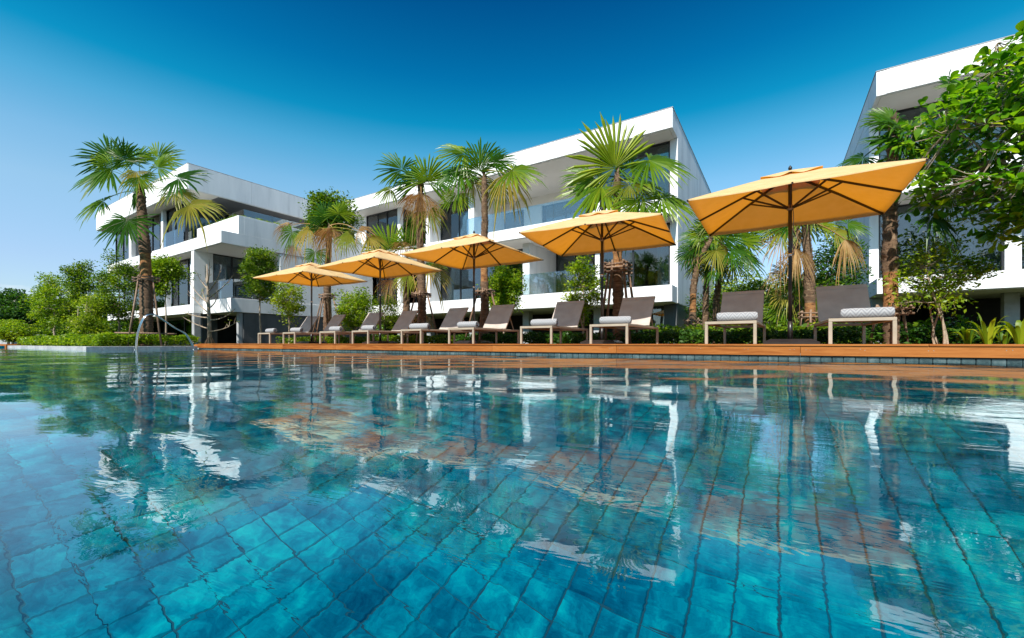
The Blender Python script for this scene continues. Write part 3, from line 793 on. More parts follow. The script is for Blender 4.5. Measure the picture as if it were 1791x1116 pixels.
# ================================================================== LOUNGERS, TOWELS, PARASOLS
LW = 0.675
def make_lounger():
    r = empty("sun_lounger", (0, 0, 0))
    h = LW / 2; s = .042; T = .335
    for x in (-h, h - s):
        for y in (0.0, 1.81):
            MB().cbox(x, x + s, y, y + s, 0.0, T - s, .004).build("leg", M['taupe'], r)
    for y in (0.0, 1.81):
        MB().cbox(-h, h, y, y + s, T - s + .0005, T, .004).build("end_rail", M['taupe'], r)
    for x in (-h, h - s):
        MB().cbox(x + .001, x + s - .001, s + .001, 1.809, T - s + .002, T - .002, .004).build("side_rail", M['taupe'], r)
    # seat sling, sagging a little between the rails
    v = []; f = []; nx, ny = 8, 12
    for j in range(ny + 1):
        for i in range(nx + 1):
            u = i / nx; w_ = j / ny
            v.append((-h + .022 + (LW - .044) * u, .004 + 1.24 * w_, T + .006 - .022 * math.sin(math.pi * u) * min(1, 4 * w_, 4 * (1 - w_) + .2)))
    for j in range(ny):
        for i in range(nx):
            f.append((j * (nx + 1) + i, j * (nx + 1) + i + 1, (j + 1) * (nx + 1) + i + 1, (j + 1) * (nx + 1) + i))
    seat = MB().add(v, f); b_ = len(seat.v)
    seat.add([(p[0], p[1], p[2] - .004) for p in v], [q[::-1] for q in f])
    seat.build("seat_sling", M['sling'], r, smooth=True)
    # raised backrest
    A = Vector((0, 1.25, T + .008)); B = Vector((0, 1.66, .93))
    d = (B - A).normalized(); n = Vector((0, -d.z, d.y))
    br = empty("backrest", (0, 0, 0)); br.parent = r
    fr = MB()
    for x in (-h + .025, h - .025):
        fr.bar(A + Vector((x, 0, 0)), B + Vector((x, 0, 0)), .026, .026)
    fr.bar(B + Vector((-h + .012, 0, 0)) - d * .013, B + Vector((h - .012, 0, 0)) - d * .013, .026, .026)
    fr.bar(A + Vector((-h + .03, 0, .0)) + d * .03, A + Vector((h - .03, 0, 0)) + d * .03, .024, .024)
    fr.build("backrest_frame", M['taupe'], br)
    v = []; f = []; ny = 10
    for j in range(ny + 1):
        for i in range(nx + 1):
            u = i / nx; w_ = j / ny
            p = A.lerp(B, w_) + Vector((-h + .014 + (LW - .028) * u, 0, 0)) + n * .017 - n * (.03 * math.sin(math.pi * u) * math.sin(math.pi * min(1, w_ * 1.1 + .0)) ** .7 if 0 < w_ < 1 else 0)
            v.append(tuple(p))
    for j in range(ny):
        for i in range(nx):
            f.append((j * (nx + 1) + i, j * (nx + 1) + i + 1, (j + 1) * (nx + 1) + i + 1, (j + 1) * (nx + 1) + i))
    MB().add(v, f).build("backrest_sling", M['sling'], br, smooth=True)
    hem = MB().bar(B + Vector((-h + .02, 0, 0)) - d * .075 + n * .019, B + Vector((h - .02, 0, 0)) - d * .075 + n * .019, .006, .004)
    hem.build("hem", M['sling'], br)
    for x in (-h + .07, h - .07):
        MB().bar((x, 1.70, T - .02), A.lerp(B, .55) + Vector((x, 0, 0)) - n * .02, .018, .018).build("prop_stay", M['taupe'], r)
    return r
lounger0 = make_lounger()
LX = [(-12.61, -12.0), (-11.42, -10.81), (-9.73, -9.12), (-8.47, -7.87), (-6.82, -6.21), (-5.43, -4.81), (-3.82, -3.20), (-2.52, -1.90), (-.86, -.23), (.50, 1.14)]
LAB = ["farthest of the taupe sun loungers, beside the leafy young tree",
       "second farthest taupe sun lounger, just left of the farthest parasol's pole",
       "third farthest taupe sun lounger, just right of the farthest parasol's pole",
       "fourth farthest taupe sun lounger, left of the second farthest parasol's pole",
       "fifth farthest taupe sun lounger, right of the second farthest parasol's pole",
       "taupe sun lounger left of the middle parasol's pole",
       "taupe sun lounger right of the middle parasol's pole",
       "third nearest taupe sun lounger, in front of the dark-staked palm",
       "second nearest taupe sun lounger, left of the nearest parasol's pole",
       "nearest and rightmost taupe sun lounger, right of the nearest parasol's pole"]
# order along the row: two loungers to a parasol
LAB[6] = "taupe sun lounger right of the middle parasol, fourth nearest in the row"
loungers = []
for i, (a, b_) in enumerate(LX):
    o = lounger0 if i == 0 else copy_tree(lounger0)
    c = (a + b_) / 2 * 1.088
    o.location = (c, 6.8 + rnd.uniform(-.035, .05), 0.0)
    o.rotation_euler = (0, 0, R(rnd.uniform(-2.6, 2.6)))
    tag(o, LAB[i], "sun lounger", "sun loungers along the deck")
    loungers.append(o)

def make_towel():
    n = 96; turns = 4.2; v = []; f = []; th = .0085; length = .52
    prof_o = []; prof_i = []
    for i in range(n + 1):
        a = turns * 2 * math.pi * i / n
        rr = .012 + (.076 - .012) * i / n
        prof_o.append((rr * math.cos(a), rr * math.sin(a))); prof_i.append(((rr - th) * math.cos(a), (rr - th) * math.sin(a)))
    xs_ = [-length / 2, -length / 2 + .006, -length / 2 + .02, -.12, 0.0, .12, length / 2 - .02, length / 2 - .006, length / 2]
    k = len(xs_); uv = []
    def jig(i, x):
        return 1.0 + .03 * math.sin(x * 23 + i * .05) - (.16 if abs(x) > length / 2 - .004 else .05 if abs(x) > length / 2 - .01 else 0)
    for i in range(n + 1):
        for q, x in enumerate(xs_):
            g_ = jig(i, x); lay = .012 * math.sin(i * .37) * (1 if abs(x) > .2 else 0)
            v.append((x + lay * (1 if x > 0 else -1) * .6, prof_o[i][0] * g_, prof_o[i][1] * g_ * .94)); uv.append((x, i / n * 1.2))
    off = len(v)
    for i in range(n + 1):
        for q, x in enumerate(xs_):
            lay = .012 * math.sin(i * .37) * (1 if abs(x) > .2 else 0)
            v.append((x + lay * (1 if x > 0 else -1) * .6, prof_i[i][0], prof_i[i][1] * .94)); uv.append((x, i / n * 1.2))
    for i in range(n):
        for q in range(k - 1):
            f.append((i * k + q, i * k + q + 1, (i + 1) * k + q + 1, (i + 1) * k + q))
            f.append((off + i * k + q, off + (i + 1) * k + q, off + (i + 1) * k + q + 1, off + i * k + q + 1))
        for q in (0, k - 1):
            f.append((i * k + q, (i + 1) * k + q, off + (i + 1) * k + q, off + i * k + q))
    me = mesh("rolled_towel", v, f, M['towel'], smooth=True)
    ul = me.uv_layers.new(name="uv")
    for l in me.loops:
        ul.data[l.index].uv = uv[l.vertex_index]
    return me
tw = make_towel()
TN = ["farthest", "second farthest", "third farthest", "fourth farthest", "fifth farthest", "fifth nearest", "fourth nearest", "third nearest", "second nearest", "nearest"]
for i, lo in enumerate(loungers):
    o = link(bpy.data.objects.new("rolled_towel", tw))
    o.location = lo.location + Vector((.07 + rnd.uniform(-.03, .03), .20 + rnd.uniform(-.03, .05), .335 + .074))
    o.rotation_euler = (R(rnd.uniform(190, 225)), R(rnd.uniform(-1, 1)), R(rnd.uniform(-7, 7)))
    if i == 9: o.rotation_euler = (R(205), 0, R(-7))
    tag(o, "rolled white chevron towel on the %s lounger" % TN[i], "towel", "rolled towels on the loungers")

def make_umbrella(half_x=1.24, half_y=1.17, zc=2.05, zp=2.56):
    r = empty("parasol", (0, 0, 0))
    bs = MB(); q = .34
    bs.add([(-q, -q, .0), (q, -q, .0), (q, q, .0), (-q, q, .0), (-q, -q, .03), (q, -q, .03), (q, q, .03), (-q, q, .03), (-q + .09, -q + .09, .075), (q - .09, -q + .09, .075), (q - .09, q - .09, .075), (-q + .09, q - .09, .075)],
           [(3, 2, 1, 0), (0, 1, 5, 4), (1, 2, 6, 5), (2, 3, 7, 6), (3, 0, 4, 7), (4, 5, 9, 8), (5, 6, 10, 9), (6, 7, 11, 10), (7, 4, 8, 11), (8, 9, 10, 11)])
    bs.build("base_plate", M['pole'], r)
    MB().tube([(0, 0, .07), (0, 0, .34)], [.034, .032], 14).build("base_sleeve", M['pole'], r, smooth=True)
    MB().tube([(0, 0, .3), (0, 0, zp + .02)], .0255, 14).build("pole", M['pole'], r, smooth=True)
    MB().tube([(0, 0, zc - .06), (0, 0, zc - .045), (0, 0, zc + .005), (0, 0, zc + .02)], [.03, .045, .045, .034], 12).build("runner_hub", M['brass'], r, smooth=True)
    MB().tube([(0, 0, zp - .07), (0, 0, zp - .02)], [.045, .045], 12).build("top_hub", M['brass'], r, smooth=True)
    # pulley cord with its loop
    cd = [(.036, -.012, zc - .05)] + [(.036 + .006 * math.sin(k * .9), -.014, zc - .05 - k * .085) for k in range(1, 9)]
    MB().tube(cd, .006, 5).build("cord", M['towel'], r, smooth=True)
    MB().tube([(0.0, 0, zc - .74), (0, 0, zc - .70)], [.034, .034], 12).build("cord_cleat", M['steel'], r, smooth=True)
    def surf(th, fr, lift=0.0):
        c, s = math.cos(th), math.sin(th)
        k = 1 / max(abs(c) / half_x, abs(s) / half_y)
        sag = .035 * fr * abs(math.sin(4 * th)) * (1.15 - fr * .6)
        z = zp + (zc - zp) * fr ** 1.06 - sag * (.55 if fr > .98 else 1)
        return Vector((c * k * fr, s * k * fr, z + lift))
    nt, nr = 96, 12; v = []; f = []
    fr0 = .16
    a0 = math.atan2(half_y, half_x)
    ths = []
    for k in range(8):   # hit the ribs exactly
        ang = [0, a0, math.pi / 2, math.pi - a0, math.pi, math.pi + a0, 1.5 * math.pi, 2 * math.pi - a0, 2 * math.pi]
        for j in range(12):
            ths.append((ang[k] + (ang[k + 1] - ang[k]) * j / 12, k + j / 12))
    def surf2(t_, fr, lift=0.0):
        th, kk = t_
        c, s = math.cos(th), math.sin(th)
        k = 1 / max(abs(c) / half_x, abs(s) / half_y)
        sag = .032 * fr * math.sin(math.pi * (kk % 1.0)) * (1.2 - fr * .75)
        return Vector((c * k * fr, s * k * fr, zp + (zc - zp) * fr ** 1.05 - sag + lift))
    for j in range(nr + 1):
        fr = fr0 + (1 - fr0) * j / nr
        for t_ in ths:
            v.append(surf2(t_, fr))
    for t_ in ths:        # hem turned down
        p = surf2(t_, 1.0); v.append(Vector((p.x * .998, p.y * .998, p.z - .022)))
    for j in range(nr + 1):
        for i in range(nt):
            f.append((j * nt + i, (j + 1) * nt + i, (j + 1) * nt + (i + 1) % nt, j * nt + (i + 1) % nt))
    MB().add(v, f).build("canopy", M['cloth'], r, smooth=True)
    v = []; f = []
    for j in range(5):
        fr = .30 * j / 4 + (.002 if j == 0 else 0)
        for t_ in ths:
            p = surf2(t_, max(fr, .001), .034)
            if j == 4: p.z += .012 * math.cos(t_[1] * 2 * math.pi) - .008
            v.append(p)
    for j in range(4):
        for i in range(nt):
            f.append((j * nt + i, (j + 1) * nt + i, (j + 1) * nt + (i + 1) % nt, j * nt + (i + 1) % nt))
    MB().add(v, f).build("vent_cap", M['cloth'], r, smooth=True)
    MB().tube([(0, 0, zp + .04), (0, 0, zp + .07), (0, 0, zp + .10)], [.022, .026, .008], 10).build("finial", M['pole'], r, smooth=True)
    for k in range(8):
        th = [0, a0, math.pi / 2, math.pi - a0, math.pi, math.pi + a0, 1.5 * math.pi, 2 * math.pi - a0][k]
        p0 = Vector((math.cos(th) * .04, math.sin(th) * .04, zp - .045)); p1 = surf2((th, k), 1.0, -.018)
        mid = surf2((th, k), .5, -.02)
        rb = MB(); rb.bar(p0, mid, .023, .028); rb.bar(mid, p1, .022, .026)
        rb.build("rib", M['rib'], r)
        tgt = surf2((th, k), .44 if k % 2 else .5, -.022)
        st = MB(); h0 = Vector((math.cos(th) * .042, math.sin(th) * .042, zc - .02))
        st.bar(h0, tgt, .018, .024); st.build("strut", M['rib'], r)
    return r
um0 = make_umbrella()
UM = [(545, 7.75, 3, .99), (665, 7.75, -2, 1.005), (829, 7.82, 1, 1), (1053, 7.8, 6, 1), (1382, 7.58, 0, 1.012)]
UL = ["farthest golden parasol, at the left end of the row", "second farthest golden parasol in the row",
      "golden parasol in the middle of the row of five", "second nearest golden parasol, with palm frond shadows on its cloth",
      "nearest and largest golden parasol, between the two rightmost loungers"]
for i, (px, Y, rz, s) in enumerate(UM):
    o = um0 if i == 0 else copy_tree(um0)
    p = PY(px, 600, Y); o.location = (p.x, Y, 0); o.rotation_euler = (0, 0, R(rz)); o.scale = (s, s * .98, s)
    tag(o, UL[i], "parasol", "golden parasols on the deck")
# ================================================================== PLANTS
def unit(a):
    return a / np.maximum(np.linalg.norm(a, axis=-1, keepdims=True), 1e-9)
def leaf_quads(c, size, seed, aspect=.5, up=.55, out=None, droop=0.0, fold=.12):
    """leaf-shaped folded quads; c (n,3), size (n,)"""
    r = np.random.default_rng(seed); n = len(c)
    a = r.normal(size=(n, 3)); a[:, 2] = a[:, 2] * .6 - droop
    if out is not None: a += out * .7
    a = unit(a)
    nm = r.normal(size=(n, 3)) * .75; nm[:, 2] += up
    if out is not None: nm += out * .45
    nm = unit(nm - a * np.sum(nm * a, 1, keepdims=True))
    b = np.cross(nm, a)
    L_ = size[:, None]; W = L_ * aspect
    v = np.stack([c - a * L_ * .5, c - a * L_ * .02 + b * W * .5 + nm * L_ * fold, c + a * L_ * .5 - nm * L_ * .05, c - a * L_ * .02 - b * W * .5 + nm * L_ * fold], 1)
    f = np.arange(n * 4).reshape(n, 4)
    return v.reshape(-1, 3), f
def leaf_obj(name, c, size, m, parent, seed, local=True, **kw):
    v, f = leaf_quads(np.asarray(c, float), np.asarray(size, float), seed, **kw)
    if parent is not None and local:
        v = v - np.array(parent.location)
    o = link(bpy.data.objects.new(name, npmesh(name, v, f, M[m])), parent)
    return o
def bez(p0, p1, p2, n):
    return [p0 * (1 - t) ** 2 + p1 * 2 * t * (1 - t) + p2 * t * t for t in [i / (n - 1) for i in range(n)]]

def tree(name, label, base, h, crown_z, rad, m, seed, clumps=26, per=150, cr=.32, leaf=.075, trunk=.04, stems=1, group=None, up=.55, cat="tree", lean=(0, 0), aspect=.5, shell=.55, fine=True):
    """trunk + limbs to leaf clumps spread through an uneven crown; rad=(rx,ry,rz)"""
    r = random.Random(seed); q = np.random.default_rng(seed)
    base = Vector(base); root = empty(name, base, label, cat, group)
    cc = base + Vector((lean[0], lean[1], crown_z))
    cl = []
    while len(cl) < clumps:
        d = Vector((r.gauss(0, 1), r.gauss(0, 1), r.gauss(0, 1))).normalized()
        k = r.uniform(shell, 1.0) * r.uniform(.75, 1.12)
        p = cc + Vector((d.x * rad[0], d.y * rad[1], d.z * rad[2])) * k
        if p.z > base.z + .15: cl.append(p)
    tb = MB(); lb = MB()
    tops = []
    for s in range(stems):
        off = Vector((r.uniform(-.06, .06), r.uniform(-.06, .06), 0)) * (stems > 1) * 2
        mid = base + off + Vector((lean[0] * .35 + r.uniform(-.08, .08), lean[1] * .35, crown_z * .45)) + (Vector((r.uniform(-.4, .4) * rad[0], r.uniform(-.4, .4) * rad[1], 0)) if stems > 1 else Vector())
        tp = cc + (Vector((r.uniform(-.5, .5) * rad[0], r.uniform(-.5, .5) * rad[1], r.uniform(.0, .5) * rad[2])) if stems > 1 else Vector((0, 0, rad[2] * .35)))
        pts = bez(base + off + Vector((0, 0, -.08)), mid, tp, 9)
        pts = [p + Vector((r.gauss(0, .012), r.gauss(0, .012), 0)) for p in pts]
        tb.tube(pts, [trunk * (1 - .78 * i / 8) for i in range(9)], 8)
        tops.append(pts)
    for p in cl:
        pts = r.choice(tops); i = min(range(3, 9), key=lambda k: (pts[k] - p).length + max(0, pts[k].z - p.z + .1) * 1.5)
        a = pts[i]; md = a.lerp(p, .5) + Vector((0, 0, -.12 * (p - a).length)) + Vector((r.gauss(0, .04), r.gauss(0, .04), 0))
        bp_ = bez(a, md, p, 5)
        lb.tube(bp_, [trunk * .36, trunk * .28, trunk * .2, trunk * .14, trunk * .07], 5, caps=False)
        if fine:
            for _ in range(3):
                e = p + Vector((r.gauss(0, cr * .6), r.gauss(0, cr * .6), r.gauss(0, cr * .5)))
                lb.tube([bp_[3], (bp_[3] + e) / 2 + Vector((0, 0, .02)), e], [trunk * .13, trunk * .09, trunk * .04], 4, caps=False)
    tb.build("trunk", M['bark'], root, smooth=True)
    lb.build("limbs", M['bark'], root, smooth=True)
    C, S = [], []
    for p in cl:
        k = int(per * r.uniform(.6, 1.35)); rr = cr * r.uniform(.75, 1.25)
        g_ = np.clip(q.normal(size=(k, 3)), -1.7, 1.7) * np.array([rr, rr, rr * .7]) * .55
        C.append(np.array(p) + g_); S.append(leaf * q.uniform(.6, 1.3, k))
    C = np.concatenate(C); S = np.concatenate(S)
    out = unit(C - np.array(cc))
    leaf_obj("crown", C, S, m, root, seed, up=up, out=out, aspect=aspect)
    return root

def tpl(px, py_base, Y):
    p = PY(px, 600, Y); return (p.x, Y, GZ)

# ---- fan palms
def frond_mesh(crown, hub, axis, normal, Rr, seed, kind='g', span=125, droop=.35, seg=None):
    r = random.Random(seed)
    axis = axis.normalized(); normal = (normal - axis * normal.dot(axis)).normalized(); side = normal.cross(axis)
    seg = seg or 32
    mb = MB()
    d = hub - crown
    c1 = crown + d * .5 + Vector((0, 0, .10 * d.length)) if kind != 'd' else crown + d * .45 + Vector((0, 0, .16 * d.length))
    pts = bez(crown, c1, hub, 7)
    mb.tube(pts, [.022, .017, .014, .012, .011, .010, .008], 5, caps=False)
    npet = len(mb.f)
    for i in range(seg):
        if r.random() < .05: continue
        th = R(-span + 2 * span * (i + .5) / seg + r.uniform(-2.4, 2.4)); hang = droop * (1 if r.random() > .16 else 2.6) + (.12 if kind == 'g' and r.random() < .1 else 0); dl = R(span / seg) * (1.0 if kind != 'd' else .7)
        ln = Rr * (.80 + .22 * math.cos(th * .55)) * r.uniform(.78, 1.08)
        split = ln * r.uniform(.34, .48)
        sw = .012 * Rr + r.uniform(-.004, .004)
        def pt(rad, a, lift):
            x = rad * math.cos(a); y = rad * math.sin(a)
            # pleated blade: cupped along its midrib, ends hang with their own weight
            p = hub + axis * x + side * y + normal * (lift - .13 * Rr * (abs(y) / Rr) ** 1.6 + .10 * Rr * (x / Rr) ** 2 * (0 if kind == 'd' else -1))
            k = max(0.0, (rad / Rr - .35)) / .65
            p.z -= hang * Rr * (k ** 2.0) * (1 + .15 * math.sin(i * 2.1))
            return p
        rip = r.uniform(-.02, .02)
        w1 = dl; m1 = .030 * Rr
        v = [pt(.02 * Rr, th, 0), pt(split, th - w1, 0), pt(split, th, m1), pt(split, th + w1, 0),
             pt(ln * .8, th - dl * .55 + rip, -.0), pt(ln * .8, th + rip, m1 * .6), pt(ln * .8, th + dl * .55 + rip, 0), pt(ln, th + rip * 1.6 + r.uniform(-.02, .02), 0)]
        mb.add(v, [(0, 1, 2), (0, 2, 3), (1, 4, 5, 2), (2, 5, 6, 3), (4, 7, 5), (5, 7, 6)])
    return mb
PK = {'g': 'frond', 'y': 'frond_y', 'd': 'frond_d'}
def palm(label, trunk_px, Y, dia_px, fronds, seed, bare=None, name="fan_palm", extra=0, group=None):
    """trunk_px: [(px,py)...] from the foot up, in the plane at depth Y; fronds: (px,py,angle,len_px,kind[,dy])"""
    r = random.Random(seed)
    t = tpx(trunk_px[0][0], Y)
    foot = PY(trunk_px[0][0], 600, Y); foot.z = GZ
    root = empty(name, foot, label, "palm tree", group)
    pts0 = [foot + Vector((0, 0, -.1))] + [PY(px, py, Y) for px, py in trunk_px[1:]]
    # resample
    dense = []
    for a, b_ in zip(pts0[:-1], pts0[1:]):
        n = max(2, int((b_ - a).length / .07))
        dense += [a.lerp(b_, i / n) for i in range(n)]
    dense.append(pts0[-1])
    dd = (pts0[-1] - pts0[-2]).normalized()
    for i in range(1, 5): dense.append(pts0[-1] + dd * (.07 * i))
    ztop = pts0[-1].z; nneck = 4
    rad = dia_px * t / 2
    bz = None
    if bare:
        bz = (PY(trunk_px[0][0], bare[1], Y).z, PY(trunk_px[0][0], bare[0], Y).z)
    rr = []
    for i, p in enumerate(dense):
        k = .86 + .14 * (i % 2) + r.uniform(-.04, .04)
        inbare = bz and bz[0] <= p.z <= bz[1]
        below = bz and p.z < bz[0]
        hk = (p.z - GZ) / (ztop - GZ); tp_ = 1.0 - .34 * max(0, hk - .35) / .65
        nk = max(0, i - (len(dense) - 1 - nneck)); tp_ *= 1 - .19 * nk
        rr.append(rad * (.78 if inbare else k * .92) * tp_)
    me = MB().tube(dense, rr, 12)
    mats = [M['palm_bark'], M['palm_bare']]; mi = []
    for fc in me.f:
        zc = sum(me.v[q].z for q in fc) / len(fc)
        mi.append(1 if (bz and bz[0] <= zc <= bz[1]) else 0)
    o = bpy.data.objects.new("trunk", mesh("trunk", [v - foot for v in me.v], me.f, mats, True, mi)); link(o, root)
    # old leaf bases
    bt = MB()
    zlow = bz[1] if bz else GZ
    for p, q in zip(dense, rr):
        if p.z < zlow: continue
        for k in range(9):
            a = r.uniform(0, 6.283); o_ = Vector((math.cos(a), math.sin(a), 0)); s_ = Vector((-o_.y, o_.x, 0))
            c_ = p + o_ * q * .86 + Vector((0, 0, r.uniform(-.04, .04)))
            hgt = r.uniform(.05, .11); wd = r.uniform(.02, .045)
            bt.add([c_ - s_ * wd, c_ + s_ * wd, c_ + o_ * r.uniform(.015, .055) + Vector((0, 0, hgt)) + s_ * r.uniform(-.05, .05)], [(0, 1, 2)])
    if bt.v:
        bo = bt.build("leaf_bases", M['palm_boot'], root); bo["kind"] = "stuff"
    crown = dense[-1]
    def put(hub, ang, ln, kind, sd, dy):
        a = R(ang); ax = CR * math.cos(a) + UP * math.sin(a) + CF * (dy * .6)
        nrm = UP * (.75 if abs(math.sin(a)) < .8 else .25) - CF * (.75 - dy * .3) + CR * (math.cos(a) * .25)
        st = dense[max(0, len(dense) - 1 - r.randrange(0, 5))]
        fm = frond_mesh(st, hub, ax, nrm, ln, sd, kind, span={'g': r.uniform(108, 130), 'y': r.uniform(95, 115), 'd': r.uniform(60, 95)}[kind],
                        droop={'g': r.uniform(.04, .20), 'y': r.uniform(.2, .4), 'd': r.uniform(.4, .7)}[kind])
        fm.build("frond", M[PK[kind]], root)
    for i, fr in enumerate(fronds):
        px, py, ang, ln, kind = fr[:5]
        dy = fr[5] if len(fr) > 5 else r.uniform(-.6, .5)
        hub = PY(px, py, Y); d_ = (hub - crown).length
        hub = hub + CF * (dy * .75 * max(.35, min(1.1, d_)))
        put(hub, ang, ln * t * .98, kind, seed * 100 + i, dy)
    for i in range(extra):
        a = r.uniform(0, 6.283); el = r.uniform(-.5, 1.1)
        dv = Vector((math.cos(a) * math.cos(el), math.sin(a) * math.cos(el), math.sin(el)))
        L_ = r.uniform(.35, .6) * (fronds[0][3] * t if fronds else 1) * 1.3
        hub = crown + dv * L_
        ang = math.degrees(math.atan2(dv.z - .25, dv.dot(CR)))
        put(hub, ang, (fronds[0][3] if fronds else 40) * t * r.uniform(.75, 1.0), r.choice('gggy') if el > -.2 else r.choice('gyd'), seed * 100 + 50 + i, max(-1, min(1, dv.dot(CF) * 1.2)))
    return root
def stakes(label, px, Y, z_top, spread, n=4, bars=2, lowbar=None, rad=.028, seed=0, dia=.3):
    r = random.Random(seed); c = PY(px, 600, Y); c.z = GZ
    root = empty("tree_support", c, label, "tree support")
    for i in range(n):
        a = 6.283 * i / n + .5 + r.uniform(-.15, .15)
        d = Vector((math.cos(a), math.sin(a), 0))
        MB().tube([c + d * spread + Vector((0, 0, .0)), c + d * (dia * .5 + .035) + Vector((0, 0, z_top - GZ + .06))], [rad, rad * .85], 8).build("stake", M['stake'], root, smooth=True)
    for k in range(bars):
        z = z_top - GZ - .03 - .09 * k
        for s in (-1, 1):
            for ax in ((1, 0), (0, 1)):
                d = Vector((ax[0], ax[1], 0)); e = Vector((-ax[1], ax[0], 0)); o_ = dia * .5 + .05
                MB().tube([c + d * (s * o_) - e * (o_ + .05) + Vector((0, 0, z + .03 * ax[0])), c + d * (s * o_) + e * (o_ + .05) + Vector((0, 0, z + .03 * ax[0] + r.uniform(-.02, .02)))], rad * .8, 7).build("crossbar", M['stake'], root, smooth=True)
    if lowbar:
        for s in (-1, 1):
            MB().tube([c + CR * (-spread * 1.15) - CF * (s * spread * .62) + Vector((0, 0, lowbar - GZ)), c + CR * (spread * 1.15) - CF * (s * spread * .62) + Vector((0, 0, lowbar - GZ - .02))], rad, 8).build("ground_bar", M['stake'], root, smooth=True)
    return root

Y1 = 5.35
palm("tall fan palm at the left, staked in the bed beside the handrail", [(256, 600), (256, 520), (254, 440), (249, 390), (246, 335)], Y1, 23,
     [(203, 283, 128, 66, 'g', -.2), (206, 304, 196, 76, 'g', -.3), (196, 357, 205, 54, 'g', -.4), (241, 290, 92, 42, 'g', -.9), (272, 292, 52, 45, 'g', .1),
      (312, 312, 12, 54, 'g', 0), (338, 362, -8, 52, 'y', -.2), (258, 396, 268, 58, 'g', -.9), (183, 268, 150, 52, 'g', .3), (225, 270, 108, 45, 'g', .5),
      (285, 325, -30, 45, 'y', .6), (262, 270, 80, 45, 'g', .4), (222, 330, 235, 42, 'g', .5), (225, 305, 140, 40, 'g', -.7), (250, 305, 268, 38, 'y', -.9), (262, 318, 300, 36, 'g', -.6)], 1, bare=(441, 486))
stakes("four timber stakes propping the tall left fan palm", 256, Y1, 2.25, .62, lowbar=.36, seed=1, dia=.42, rad=.028)
palm("fan palm with drooping brown fronds behind the two farthest parasols", [(572, 600), (572, 520), (573, 470), (576, 408)], 9.6, 14,
     [(517, 408, 235, 36, 'g', -.3), (520, 432, 255, 30, 'd', -.3), (506, 395, 165, 32, 'd', 0), (545, 404, 215, 38, 'y', -.3), (584, 400, 262, 40, 'd', -.6), (572, 404, 250, 36, 'd', -.3),
      (616, 412, 215, 30, 'y', -.3), (628, 404, 5, 34, 'd', -.1), (645, 414, -25, 34, 'y', .1), (570, 380, 106, 42, 'g', .1), (590, 372, 78, 36, 'g', .3), (562, 446, 265, 28, 'g', -.6), (600, 408, 315, 36, 'y', .2)], 2)
stakes("timber stakes round the fan palm by the farthest parasol", 572, 9.6, 1.85, .75, n=4, seed=2, dia=.26)
palm("fan palm rising left of the middle parasol, with a pale fibrous neck", [(738, 600), (738, 520), (735, 440), (734, 380), (736, 325)], 9.6, 17,
     [(704, 298, 138, 54, 'g', -.1), (748, 318, 72, 56, 'g', -.3), (728, 322, 112, 50, 'g', .1), (686, 334, 196, 40, 'y', -.2), (752, 372, -48, 38, 'y', -.2), (722, 378, 235, 40, 'g', .5),
      (730, 345, 262, 42, 'd', -.8), (741, 346, 272, 44, 'd', -.7), (746, 352, 282, 38, 'd', .2), (762, 312, 35, 50, 'g', .3), (716, 305, 150, 40, 'g', .4)], 3, bare=None)
stakes("timber stakes round the fan palm left of the middle parasol", 737, 9.6, 1.6, .62, seed=3, dia=.27)
palm("fan palm directly behind the middle parasol", [(848, 600), (848, 520), (846, 440), (848, 390), (847, 315)], 9.7, 17,
     [(841, 288, 100, 60, 'g', 0), (814, 274, 160, 54, 'g', -.3), (808, 303, 212, 56, 'g', -.4), (860, 282, 48, 48, 'g', .2), (896, 304, -8, 58, 'g', -.3), (884, 304, -58, 54, 'y', 0),
      (802, 348, 250, 40, 'g', -.5), (826, 306, 250, 44, 'y', .3), (872, 318, 245, 42, 'y', .4), (838, 305, 120, 40, 'g', -.8)], 4, bare=(462, 492))
stakes("timber stakes round the fan palm behind the middle parasol", 847, 9.7, 1.52, .62, seed=4, dia=.28)
palm("full-crowned fan palm behind the second nearest parasol", [(1081, 600), (1081, 520), (1080, 440), (1078, 380), (1080, 315)], 9.5, 22,
     [(1073, 298, 118, 96, 'g', -.5), (1128, 290, -22, 76, 'g', -.6), (1040, 312, 165, 68, 'g', -.1), (1048, 332, 208, 88, 'g', -.5), (1150, 354, -22, 68, 'g', -.3), (1098, 372, -62, 58, 'g', .2),
      (1112, 360, -80, 60, 'g', -.5), (1056, 384, 238, 44, 'y', .3), (1102, 288, 60, 52, 'g', .4), (1066, 330, 215, 62, 'g', .5), (1120, 315, 10, 60, 'g', .5), (1095, 330, 262, 48, 'y', -.6)], 5, bare=(440, 470))
stakes("dark timber stakes round the palm behind the second nearest parasol", 1081, 9.5, 1.86, .5, n=5, bars=3, seed=5, dia=.34, rad=.032)
palm("fan palm at the right beside the nearest parasol's tip", [(1559, 600), (1558, 520), (1556, 440), (1557, 380), (1562, 240)], 9.4, 27,
     [(1552, 250, 160, 84, 'g', -1.0), (1545, 262, 205, 66, 'g', -.9), (1578, 394, -48, 54, 'g', -.6), (1640, 345, 262, 50, 'g', -.2), (1600, 225, 40, 60, 'g', .4), (1575, 205, 85, 60, 'g', .6), (1625, 270, -10, 60, 'g', .5), (1530, 265, 205, 48, 'g', .6)], 6, bare=(478, 540))
stakes("timber stakes round the palm beside the nearest lounger", 1559, 9.4, .62, .3, n=3, bars=2, seed=6, dia=.3, rad=.022)
palm("fan palm behind the broad-leaved tree at the upper right", [(1822, 600), (1820, 400), (1800, 215)], 11.5, 20,
     [(1688, 168, 188, 78, 'g', -.4), (1700, 150, 130, 60, 'g', .2), (1730, 150, 50, 60, 'g', .3), (1690, 210, 220, 60, 'g', .4)], 16)
